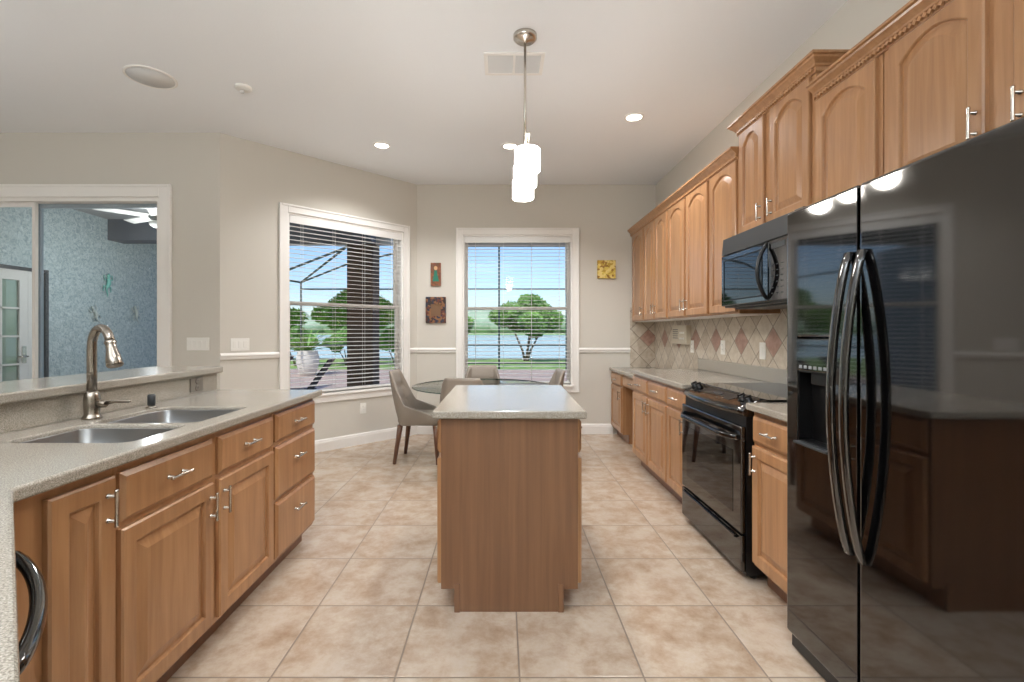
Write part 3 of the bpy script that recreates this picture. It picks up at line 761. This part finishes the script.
for (x, par, za, zb) in ((SP - .03, fd, .55, 1.555), (SP + .03, rd, .545, 1.555)):
    L = []
    for k in range(25):
        t = k / 24; o = -.004 - .062 * math.sin(PI * t) ** .75; z = za + (zb - za) * t; hw = .016; dep = .016
        L.append([(x - hw, o, z), (x - hw * .6, o - dep * .75, z), (x + hw * .6, o - dep * .75, z), (x + hw, o, z), (x + hw * .7, o + dep * .4, z), (x - hw * .7, o + dep * .4, z)])
    MB().loops(L, True, True).build('handle', 'black', par)
gb = MB().box(.006, FW - .006, .02, .07, .012, .068)
gb.build('base_grille', 'black_matte', fr, bevel=.003)
for x in (.06, FW - .06):
    for y in (.12, .6): MB().lathe([(.02, 0), (.02, .03)], x, y, 12).build('roller_foot', 'black_matte', fr)
for x in (.05,): MB().box(x - .03, x + .03, .02, .12, 1.776, 1.786).build('hinge_cover', 'black_matte', fr, bevel=.004)

# ------------------------------------------------------------------ island
isl = thing('kitchen_island', 'free-standing honey maple island cabinet in the middle of the tile floor', 'island', (0, 0, 0))
IX0, IX1, IY0, IY1 = -.281, .350, 2.184, 3.17
b = MB(); b.box(IX0, IX1, IY0 + .02, IY1, TOE, CZ).box(IX0 + .069, IX1 - .074, IY0 + .02, IY1 - .02, 0, TOE)
b.build('carcass', 'maple', isl)
pnl = MB(); prof = [(IX0, TOE), (IX0, CZ), (IX1, CZ), (IX1, TOE), (IX1 - .074, TOE), (IX1 - .074, 0), (IX0 + .069, 0), (IX0 + .069, TOE)]
n = len(prof); pnl.add([(x, IY0, z) for x, z in prof] + [(x, IY0 + .0195, z) for x, z in prof], [tuple(range(n)), tuple(range(n, 2 * n))[::-1]] + [(i, (i + 1) % n, (i + 1) % n + n, i + n) for i in range(n)])
pnl.build('end_panel', 'maple_panel_shaded', isl, bevel=.002)
for x in (IX0 + .061, IX1 - .092): MB().box(x, x + .026, IY0 - .006, IY0 - .0003, 0, TOE + .025).build('corner_block', 'maple_panel_shaded', isl, bevel=.002)
for side in (0, 1):
    x = IX0 if side == 0 else IX1
    for k in range(2):
        wI = (IY1 - IY0) / 2 - .02
        yy = IY0 + .018 + k * (wI + .012)
        loc, rz = ((x - .0005, yy + wI, 0), R(-90)) if side == 0 else ((x + .0005, yy, 0), R(90))
        for kind, za, zb, pz, v in (('drawer', .73, .885, .81, False), ('door', .125, .705, .62, True)):
            o = (door_mesh(wI, zb - za) if kind == 'door' else drawer_mesh(wI, zb - za)).build(kind, 'maple', isl, loc=(loc[0], loc[1], za), rotz=rz)
            pull_mesh(v).build('handle', 'nickel', o, loc=(wI / 2 if not v else ((.04 if k else wI - .04) if side else (wI - .04 if k else .04)), 0, pz - za))
it = MB().prism([(-.318, 2.15), (.386, 2.15), (.405, 3.225), (-.318, 3.225)], CT - CTH, CT).build('island_countertop', 'quartz', bevel=.008, seg=3)
tag(it, 'speckled quartz slab on top of the kitchen island, reflecting the window', 'countertop')

# ------------------------------------------------------------------ dining set
TCX, TCY = -.20, 4.78
tb = thing('dining_table', 'round glass-topped dining table in front of the window', 'table', (TCX, TCY, 0))
MB().lathe([(.692, .742), (.695, .752), (.0005, .752)], n=64, cap=False).lathe([(.692, .742), (.0005, .742)], n=64, cap=False).build('glass_top', 'table_glass', tb)
MB().loops([[(r * math.cos(2 * PI * k / 64), r * math.sin(2 * PI * k / 64), z) for k in range(64)] for r, z in ((.696, .742), (.700, .745), (.700, .749), (.696, .752), (.696, .742))], False, False).build('glass_rim', 'glass_edge', tb)
MB().lathe([(.26, 0), (.26, .012), (.24, .02), (.06, .028), (.045, .05), (.04, .35), (.045, .70), (.14, .73), (.14, .741)], n=32).build('pedestal', 'walnut', tb)

def make_chair(label):
    r = thing('dining_chair', label, 'chair', (0, 0, 0), 0, 'taupe dining chairs around the glass table')
    # plan path of the shell: front right -> back -> front left; chair faces -y
    hw, path = .235, []
    for k in range(7): path.append((hw, -.23 + .33 * k / 6, 1, 0, .32 * k / 6, 0))
    for k in range(1, 9):
        a = R(90) * k / 9; path.append((hw - .12 + .12 * math.cos(a), .10 + .12 * math.sin(a), math.cos(a), math.sin(a), .32 + .68 * min(1, k / 6.5), k / 8.0))
    for k in range(5): path.append((hw - .12 - (hw - .12) * 2 * k / 4, .22, 0, 1, 1, 1))
    half = path[:15]
    path = path + [(-x, y, -nx, ny, h, wv) for x, y, nx, ny, h, wv in half[::-1]]
    rows = 22; outer, inner = [], []
    for (x, y, nx, ny, h, wv) in path:
        hh_ = h * h * (3 - 2 * h) if h > .32 else h
        top = .455 + .12 * min(1, h / .32) + (.325 * ((h - .32) / .68) ** 1.1 if h > .32 else 0)
        bot = .372 + .02 * (1 - min(1, h / .32)); co, ci = [], []
        for k in range(rows + 1):
            v = k / rows; z = bot + (top - bot) * v
            lean = max(0, z - .44) * .15 * (.25 + .75 * wv) * (1 if h > .3 else h / .3)
            taper = 1 - .10 * max(0, (z - .55)) * (1 if h > .5 else 0)
            bulge = -.035 * (1 - v) ** 3
            th = .042 - .012 * v
            g = sum(math.exp(-((z - zg) / .013) ** 2) for zg in (.60, .74)) if wv > .7 else 0
            if k == rows: th *= .55
            px = (x + nx * bulge) * taper; py = y + ny * bulge + lean
            co.append((px, py, z)); ci.append((px - nx * (th - .020 * g), py - ny * (th - .020 * g), z + (.0 if k < rows else .004)))
        outer.append(co); inner.append(ci)
    L = [o + i[::-1] for o, i in zip(outer, inner)]
    MB().loops(L, True, True).build('shell', 'leather', r)
    s = MB(); lv = []
    for (ins, z) in ((.03, .372), (.012, .385), (.0, .41), (0, .445), (.008, .462), (.03, .472), (.09, .476)):
        lv.append([(x, y, z) for x, y in rrect(-.2 + ins, .2 - ins, -.245 + ins, .19 - ins, .06 - ins * .4)])
    s.loops(lv).build('seat', 'leather', r)
    for sx in (-1, 1):
        for sy, yy, sp in ((-1, -.19, .03), (1, .16, .05)):
            MB().tube([(sx * .165, yy, .375), (sx * .175, yy + sy * sp * .3, .26), (sx * .20, yy + sy * sp, .0)], [.028, .024, .017], 14).build('leg', 'walnut', r)
    return r
ch = make_chair('taupe leather dining chair in full side view left of the glass table')
ch.location = (-.83, 4.82, 0); ch.rotation_euler.z = R(90 - 4)
copy_tree(ch, (-.30, 4.24, 0), R(180 - 7), 'taupe leather dining chair just behind the island, back to the viewer')
copy_tree(ch, (-.235, 5.29, 0), R(-2), 'taupe leather dining chair beyond the table, back against the window')
copy_tree(ch, (.34, 4.88, 0), R(-90 + 6), 'taupe leather dining chair right of the glass table, seen edge-on')

# ------------------------------------------------------------------ ceiling fixtures
def disc(b, prof, n=28): return b.lathe(prof, n=n)
def can_light(x, y, label):
    r = thing('recessed_light', label, 'ceiling light', (x, y, ZC), 0, 'recessed ceiling lights')
    MB().lathe([(.085, -.0005), (.085, -.006), (.066, -.010), (.064, -.002)], n=32, cap=False).build('trim_ring', 'white', r)
    MB().lathe([(.0635, -.003), (.0635, -.0015), (.001, -.0015)], n=32, cap=False).lathe([(.0635, -.003), (.001, -.003)], n=32, cap=False).build('lens', 'bulb', r)
    l = lamp('recessed_lamp', 'SPOT', (0, 0, -.03), (0, 0, 0), CAN_W, (.97, .98, 1), spot_size=R(140), spot_blend=.6, shadow_soft_size=.06)
    l.parent = r
    return r
can_light(-1.2, 4.73, 'lit recessed ceiling light nearest the angled wall, left of the pendant')
can_light(.08, 4.75, 'lit recessed ceiling light half hidden behind the pendant shades')
can_light(1.145, 4.11, 'lit recessed ceiling light near the upper cabinets, right of the pendant')
can_light(-.7, 1.25, 'added unseen recessed ceiling light overhead between sink run and refrigerator')  # fixture added out of view to light the kitchen
can_light(-2.6, -.8, 'added unseen recessed ceiling light over the living room beyond the raised bar')  # also added out of view for its light

pd = thing('pendant_light', 'lit three-shade pendant hanging on a nickel rod over the island', 'pendant light', (.145, 2.98, ZC))
MB().lathe([(.074, 0), (.074, -.022), (.058, -.036), (.014, -.041), (.009, -.05)], n=32).build('canopy', 'nickel', pd)
MB().tube([(0, 0, -.035), (0, 0, -.745)], .008, 12).build('rod', 'nickel', pd)
MB().box(-.013, .013, -.33, .33, -.757, -.745).build('cross_bar', 'nickel', pd, bevel=.003)
for y in (-.28, 0, .28):
    cp_ = MB().lathe([(.006, -.757), (.006, -.795), (.022, -.800), (.024, -.822)], 0, y, 20).build('socket_cup', 'nickel', pd)
    b = MB().lathe([(.02, -.8225), (.068, -.8225), (.0735, -.828), (.0735, -.947), (.0715, -.949), (.0705, -.947), (.0705, -.84), (.02, -.84)], 0, y, 36, cap=False)
    b.build('shade', 'shade', pd)
    l = lamp('pendant_lamp', 'POINT', (0, y, -.99), (0, 0, 0), 9, (1, .94, .85), shadow_soft_size=.06); l.parent = pd

v = thing('ceiling_vent', 'white rectangular air vent grille on the ceiling above the pendant', 'vent', (.083, 3.29, ZC))
b = MB(); b.box(-.205, .205, -.135, -.11, -.012, 0).box(-.205, .205, .11, .135, -.012, 0).box(-.205, -.18, -.11, .11, -.012, 0).box(.18, .205, -.11, .11, -.012, 0).box(-.008, .008, -.11, .11, -.012, 0)
b.build('frame', 'white', v, bevel=.003)
b = MB()
for k in range(17):
    y = -.105 + k * .0131
    b.box(-.18, -.008, y - .005, y + .005, -.007, -.0055, rot=Matrix.Rotation(R(-30), 3, 'X')).box(.008, .18, y - .005, y + .005, -.007, -.0055, rot=Matrix.Rotation(R(-30), 3, 'X'))
b.build('louvers', 'speaker', v)
MB().box(-.18, .18, -.11, .11, -.0012, -.0002).build('backing', 'taupe_plastic', v)
s = thing('ceiling_speaker', 'round white in-ceiling speaker above the sliding door side', 'speaker', (-2.57, 3.47, ZC))
MB().lathe([(.165, 0), (.165, -.006), (.15, -.010), (.148, -.006)], n=40, cap=False).build('rim', 'white', s)
MB().lathe([(.148, -.005), (.148, -.007), (.001, -.0085)], n=40, cap=False).lathe([(.148, -.005), (.001, -.005)], n=40, cap=False).build('grille', 'speaker', s)
s = thing('smoke_detector', 'small white round detector on the ceiling right of the speaker', 'detector', (-1.97, 3.61, ZC))
MB().lathe([(.06, 0), (.06, -.012), (.05, -.020), (.001, -.022)], n=28, cap=False).build('housing', 'white_plastic', s)
MB().lathe([(.016, -.02), (.016, -.038), (.001, -.04)], -.018, .012, 14, cap=False).build('sensor', 'speaker', s)

# ------------------------------------------------------------------ art and wall things
def art(name, label, x, z, w_, h, d_=.022):
    return thing(name, label, 'picture', (x, YB, z))
p = art('painting', 'small upright painting of a figure in teal, above the mosaic mirror', -.836, 2.018, .127, .29)
MB().box(-.064, .064, -.02, -.0005, -.146, .146).build('panel', 'painting_rust', p, bevel=.002)
g = MB(); prof = [(-.018, .05), (.016, .05), (.022, -.01), (.042, -.09), (-.038, -.09), (-.026, -.02)]
n = len(prof); g.add([(x, -.0235, z) for x, z in prof] + [(x, -.0203, z) for x, z in prof], [tuple(range(n)), tuple(range(n, 2 * n))[::-1]] + [(i, (i + 1) % n, (i + 1) % n + n, i + n) for i in range(n)])
g.build('figure_dress', 'painting_teal', p)
g = MB().loops([[(.022 * math.cos(2 * PI * k / 14), yy, .078 + .026 * math.sin(2 * PI * k / 14)) for k in range(14)] for yy in (-.0203, -.0235)], smooth=False); g.build('figure_head', 'painting_skin', p)
p = thing('mosaic_mirror', 'small square mirror in a dark mosaic frame beside the angled window', 'mirror', (-.836, YB, 1.568))
b = MB(); b.box(-.127, .127, -.024, -.0005, .075, .165).box(-.127, .127, -.024, -.0005, -.165, -.075).box(-.127, -.062, -.024, -.0005, -.075, .075).box(.062, .127, -.024, -.0005, -.075, .075)
b.build('frame', 'mosaic_dark', p, bevel=.002)
MB().box(-.062, .062, -.012, -.0005, -.075, .075).build('mirror_glass', 'mirror', p)
p = thing('wall_plaque', 'square golden mosaic plaque right of the back window', 'plaque', (1.318, YB, 2.08))
MB().box(-.115, .115, -.03, -.0005, -.115, .115).build('tile_face', 'mosaic_gold', p, bevel=.004)
b = MB()
random.seed(3)
for k in range(16):
    x, z = random.uniform(-.095, .095), random.uniform(-.095, .095); q = MB().lathe([(.016, 0), (.014, .004), (.004, .006)], n=10); q.v = [(x + a_, -.03 - c_, z + b_) for a_, b_, c_ in q.v]; b.add(q.v, q.f)
b.build('relief_dots', 'mosaic_gold', p)
ic = thing('wall_intercom', 'beige wall intercom with speaker slots on the diamond tile', 'intercom', (TW - .001, 5.04, 1.262), R(-90))
MB().box(-.20, .20, -.055, 0, -.10, .10).build('housing', mat('beige_plastic', (206, 196, 176), .5), ic, bevel=.008)
b = MB()
for k in range(5): b.box(-.165, -.02, -.0565, -.0553, -.04 + k * .022, -.032 + k * .022)
b.build('speaker_slots', 'dark_grey', ic)
for k in range(3):
    for q in range(2): MB().box(.04 + k * .045, .07 + k * .045, -.061, -.0553, -.05 + q * .06, -.03 + q * .06).build('button', 'white_plastic', ic, bevel=.002)

# ------------------------------------------------------------------ lanai seen through the sliding door
LZ = -.02
struct(MB().box(-9, 6, 4.6, 17.9, -.3, LZ - .1).build('ground_deck', 'pavers'))
WXs = -5.70
dY0, dY1 = 4.86, 5.93
b = MB(); b.box(WXs - .2, WXs, 4.6, dY0, LZ - .1, 3.0).box(WXs - .2, WXs, dY1, 10.2, LZ - .1, 3.0).box(WXs - .2, WXs, dY0, dY1, 2.06, 3.0)
struct(b.build('wall_lanai', 'stucco'))
struct(MB().prism([(WXs, 4.6), (-2.74, 4.6), (-1.9, 5.44), (-1.9, 8.3), (WXs, 8.3)], 2.92, 3.05).build('ceiling_lanai', 'lanai_ceiling'))
struct(MB().box(WXs + .001, -1.9, 6.85, 7.15, 2.62, 2.92).build('beam_lanai', 'beam'))
struct(MB().box(WXs + .001, -1.9, 8.1, 8.3, 2.80, 2.919).build('trim_5', 'soffit'))
# eave over the back window
struct(MB().box(-1.1, 2.6, 6.17, 6.75, 2.50, 2.70).build('soffit_back', 'soffit'))
struct(MB().box(-2.62, -2.18, 8.0, 8.44, LZ - .1, 2.919).build('column_lanai', 'brown_stucco', bevel=.01))
# french door in the lanai wall
dd = struct(bpy.data.objects.new('door_2', None)); C.objects.link(dd); dd.location = (WXs, dY0, 0); dd.rotation_euler.z = R(90)   # local x = +Y, local -y = +X
dw_ = dY1 - dY0
b = MB(); b.box(0, .04, -.03, .1, LZ, 2.06).box(dw_ - .04, dw_, -.03, .1, LZ, 2.06).box(.04, dw_ - .04, -.03, .1, 2.02, 2.06); b.build('door_frame', 'dark_grey', dd)
b = MB(); dw_ -= .19; b.box(dw_ - .038, dw_ + .15, 0, .06, LZ, 2.02)
b.box(.04, .14, .0, .04, LZ, 2.02).box(dw_ - .14, dw_ - .04, 0, .04, LZ, 2.02).box(.14, dw_ - .14, 0, .04, 1.9, 2.02).box(.14, dw_ - .14, 0, .04, LZ, .25)
for k in range(1, 3): x = .14 + (dw_ - .28) * k / 3; b.box(x - .01, x + .01, .005, .035, .25, 1.9)
for k in range(1, 5): z = .25 + 1.65 * k / 5; b.box(.14, dw_ - .14, .005, .035, z - .01, z + .01)
b.build('door_leaf', 'soffit', dd)
MB().box(.14, dw_ - .14, .018, .022, .25, 1.9).build('pane', 'glass', dd)
MB().box(.14, dw_ - .14, .026, .032, .25, 1.9).build('door_blind', mat('sage_blind', (150, 168, 156), .8), dd)
MB().tube([(dw_ - .09, -.005, 1.0), (dw_ - .09, -.05, 1.0), (dw_ - .2, -.05, 1.0)], .01, 10).box(dw_ - .115, dw_ - .065, -.008, .0, .92, 1.12).build('door_handle', 'nickel', dd)

def gecko(label, y, z, tilt, m, sc):
    r = thing('wall_gecko', label, 'wall ornament', (WXs + .02, y, z), R(90), 'metal geckos on the lanai wall'); r.rotation_euler = (0, tilt, R(90)); r.scale = (sc, sc, sc)
    b = MB(); b.tube([(.0, -.005, .17), (.0, -.006, .15), (.0, -.006, .125), (.0, -.006, .105), (.012, -.008, .07), (.016, -.01, .02), (.0, -.008, -.03), (-.012, -.007, -.06), (.0, -.005, -.10), (.025, -.004, -.14), (.03, -.003, -.17), (.012, -.002, -.185)],
                  [.006, .020, .026, .014, .026, .030, .024, .014, .011, .008, .005, .002], 10)
    b.build('body', m, r)
    for (x0, z0, x1, z1, x2, z2) in ((.02, .075, .075, .085, .07, .135), (.0, .075, -.055, .065, -.075, .11), (.01, -.025, .065, -.03, .075, -.08), (-.01, -.03, -.065, -.03, -.06, -.085)):
        q = MB().tube([(x0, -.006, z0), (x1, -.008, z1), (x2, -.003, z2)], [.010, .008, .006], 8)
        for a in (-.5, 0, .5): q.tube([(x2, -.003, z2), (x2 + .02 * math.sin(a), -.002, z2 + math.copysign(.02 * math.cos(a), z2 - z1))], [.004, .005], 6)
        q.build('leg', m, r)
gecko('teal metal gecko highest on the blue-grey stucco wall', 6.82, 1.97, R(8), 'patina', .95)
gecko('grey metal gecko just above the faucet on the stucco wall', 6.62, 1.53, R(-25), 'pewter', .8)
gecko('grey-green metal gecko farthest right on the stucco wall', 7.36, 1.56, R(-12), 'pewter', .85)

fn = thing('ceiling_fan', 'white ceiling fan under the lanai roof', 'ceiling fan', (-4.3, 5.93, 2.92))
MB().tube([(0, 0, -.001), (0, 0, -.14)], .015, 12).lathe([(.07, -.001), (.06, -.03), (.015, -.045)]).build('downrod', 'steel', fn)
MB().lathe([(.03, -.13), (.10, -.15), (.11, -.19), (.08, -.23), (.03, -.245)]).build('motor', 'steel', fn)
for k in range(5):
    a = R(72 * k + 12); b = MB().box(.09, .62, -.065, .065, -.195, -.187, rot=Matrix.Rotation(R(10), 3, 'X')); rm = Matrix.Rotation(a, 3, 'Z'); b.v = [tuple(rm @ Vector(q)) for q in b.v]
    b.build('blade', 'soffit', fn, bevel=.003)
MB().lathe([(.05, -.246), (.10, -.262), (.09, -.30), (.05, -.325), (.001, -.332)], cap=False).build('light_bowl', 'soffit', fn)
l = lamp('lanai_fill_lamp', 'POINT', (0, 0, -.85), (0, 0, 0), 42, (.95, .98, 1), shadow_soft_size=.1); l.parent = fn  # lamp added below the fan to brighten the dark lanai

# ------------------------------------------------------------------ garden
tag(MB().box(-45, 40, 17.9, 27.5, -.5, -.22).build('lawn', 'lawn'), 'green lawn strip beyond the pool deck', 'lawn', kind='stuff')
struct(MB().box(-400, 400, 27.5, 330, -.7, -.45).build('lake', 'water'))
struct(MB().box(-400, 400, 330, 420, -.7, .6).build('far_bank_ground', 'lawn'))
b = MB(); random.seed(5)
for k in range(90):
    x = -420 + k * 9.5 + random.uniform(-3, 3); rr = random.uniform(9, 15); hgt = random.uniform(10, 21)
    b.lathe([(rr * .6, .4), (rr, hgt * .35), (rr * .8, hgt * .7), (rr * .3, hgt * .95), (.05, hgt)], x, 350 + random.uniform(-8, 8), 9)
tag(b.build('treeline', 'far_leaf_hazed'), 'pale distant treeline across the lake', 'trees', kind='stuff')

def crown_mesh(seed, rx, rz, n):
    random.seed(seed); b = MB(); cl = []
    for _ in range(26):
        a, e_ = random.uniform(0, 2 * PI), random.uniform(-.6, 1); rr = random.uniform(.45, .85)
        c_ = math.sqrt(1 - min(1, abs(e_)) ** 2)
        cl.append((rr * rx * c_ * math.cos(a), rr * rx * c_ * math.sin(a), rr * rz * e_, random.uniform(.3, .45) * rx))
    for _ in range(n):
        cx, cy, cz, cr = random.choice(cl)
        d_ = Vector((random.gauss(0, 1), random.gauss(0, 1), random.gauss(0, 1))).normalized() * cr * random.uniform(.6, 1)
        p = Vector((cx, cy, cz)) + Vector((d_.x, d_.y, d_.z * .7)); s = random.uniform(.07, .14)
        t1 = Vector((random.gauss(0, 1), random.gauss(0, 1), random.gauss(0, .6))).normalized(); t2 = t1.orthogonal().normalized()
        b.add([p - t1 * s, p + t2 * s * .5, p + t1 * s, p - t2 * s * .5], [(0, 1, 2, 3)])
    return b
tr = thing('garden_tree', 'round multi-stemmed tree centred in the back window', 'tree', (1.25, 24.6, -.19), 0, 'round trees along the lake shore')
crown_mesh(11, 1.75, 1.25, 16000).build('crown', 'leaf', tr, loc=(0, 0, 2.0))
b = MB()
for k in range(5):
    a = 2 * PI * k / 5; b.tube([(.08 * math.cos(a), .08 * math.sin(a), 0), (.22 * math.cos(a), .22 * math.sin(a), .5), (.7 * math.cos(a), .7 * math.sin(a), 1.4)], [.075, .055, .03], 8)
b.build('trunk', 'bark', tr)
for (x, rz, sc, lab) in ((-3.3, 1, .95, 'round tree cut off by the left edge of the back window'), (5.5, 2, 1.0, 'round tree cut off by the right edge of the back window'),
                         (-7.5, 3, 1.15, 'round tree half hidden by the brown lanai column'), (-12.9, 4, 1.2, 'round tree behind the potted palm at the left of the angled window')):
    c = copy_tree(tr, (x, 24.6 + .1 * rz, -.19), rz * 1.3, lab); c.scale = (sc, sc, min(sc, 1.1))

for (x, y, rz, lab) in ((-9.1, 20.9, .4, 'low shrub just right of the potted palm'), (-6.9, 21.1, 2.2, 'low shrub left of the brown lanai column'), (-4.7, 20.9, 4.0, 'low shrub right of the brown lanai column')):
    c = copy_tree(tr, (x, y, -.19), rz, lab); c.name = 'garden_shrub'; c['category'] = 'shrub'; c['group'] = 'low shrubs by the pool deck'; c.scale = (.5, .5, .5)
pp = thing('potted_palm', 'large pale round pot with spiky palm seen through the angled window', 'potted plant', (-6.35, 15.5, -.12)); pp.scale = (.88, .88, .95)
MB().lathe([(.22, 0), (.30, .06), (.40, .4), (.41, .6), (.35, .78), (.36, .84), (.31, .84), (.3, .78), (.001, .78)], n=28, cap=False).build('pot', 'pot', pp)
random.seed(9); b = MB()
for k in range(48):
    a = random.uniform(0, 2 * PI); ln = random.uniform(.7, 1.25); el = random.uniform(.3, 1.2); w0 = random.uniform(.04, .065); rows = []
    for q in range(7):
        t = q / 6; rad_ = ln * t * math.cos(el) * (1 + .3 * t); z = .8 + ln * t * math.sin(el) - .45 * t * t * ln * .6
        p = Vector((rad_ * math.cos(a), rad_ * math.sin(a), z)); sd = Vector((-math.sin(a), math.cos(a), 0)) * w0 * (1 - t ** 2 + .05)
        rows.append((p - sd, p + Vector((0, 0, -.012)), p + sd))
    b.loops(rows, False, False, closed=False)
b.build('fronds', 'palm', pp)

def lounger(loc, rotz, label):
    r = thing('patio_lounger', label, 'lounger', loc, rotz, 'black patio loungers')
    MB().box(-1.0, .25, -.3, .3, .32, .335).build('seat_sling', 'sling', r)
    b = MB().box(.25, .95, -.3, .3, .32, .34); rm = Matrix.Rotation(R(-55), 3, 'Y'); pv = Vector((.25, 0, .33)); b.v = [tuple(rm @ (Vector(q) - pv) + pv) for q in b.v]
    b.build('backrest', 'sling', r)
    f = MB().tube([(-1.05, -.32, .32), (.3, -.32, .32)], .016, 8).tube([(-1.05, .32, .32), (.3, .32, .32)], .016, 8); f.build('frame', 'dark_grey', r)
    for x in (-.95, .2):
        for y in (-.32, .32): MB().tube([(x, y, .32), (x, y, 0)], .016, 8).build('leg', 'dark_grey', r)
    return r
lg = lounger((-3.82, 8.75, -.12), R(8), 'black sling lounger left of the brown lanai column')
copy_tree(lg, (-5.05, 9.75, -.12), R(8), 'black sling lounger at the left edge of the angled window')

# screened pool cage
cg = thing('pool_cage', 'dark green aluminium frame of the screened pool enclosure', 'pool enclosure', (0, 0, 0))
def bar(name, a, b_, r_=.035): MB().tube([a, b_], r_, 8).build(name, 'alum', cg)
for x in (-7.55, -5.05, -2.6, -.11, 2.42, 4.9): bar('post', (x, 17.8, -.12), (x, 17.8, 3.15 if x < -7 else 4.6))
for z in (.12, .80, 2.9): bar('rail', (-7.55, 17.8, z), (4.9, 17.8, z), .03)
bar('rail', (-7.55, 17.8, 3.15), (-11, 14.0, 3.6)); bar('rail', (-7.55, 17.8, .80), (-12, 12, .80), .03)
for a, b_ in (((-7.55, 17.8, 3.15), (-4.3, 13.0, 3.60)), ((-7.55, 17.8, 3.15), (-5.13, 16.0, 3.62)), ((-6.32, 14, 3.12), (-4.3, 13, 3.60)), ((-5.13, 16, 3.62), (-2.6, 17.8, 4.55)), ((-4.3, 13, 3.6), (-2.6, 8.4, 3.1)), ((-2.6, 17.8, 4.55), (4.9, 17.8, 4.55))): bar('roof_beam', a, b_)
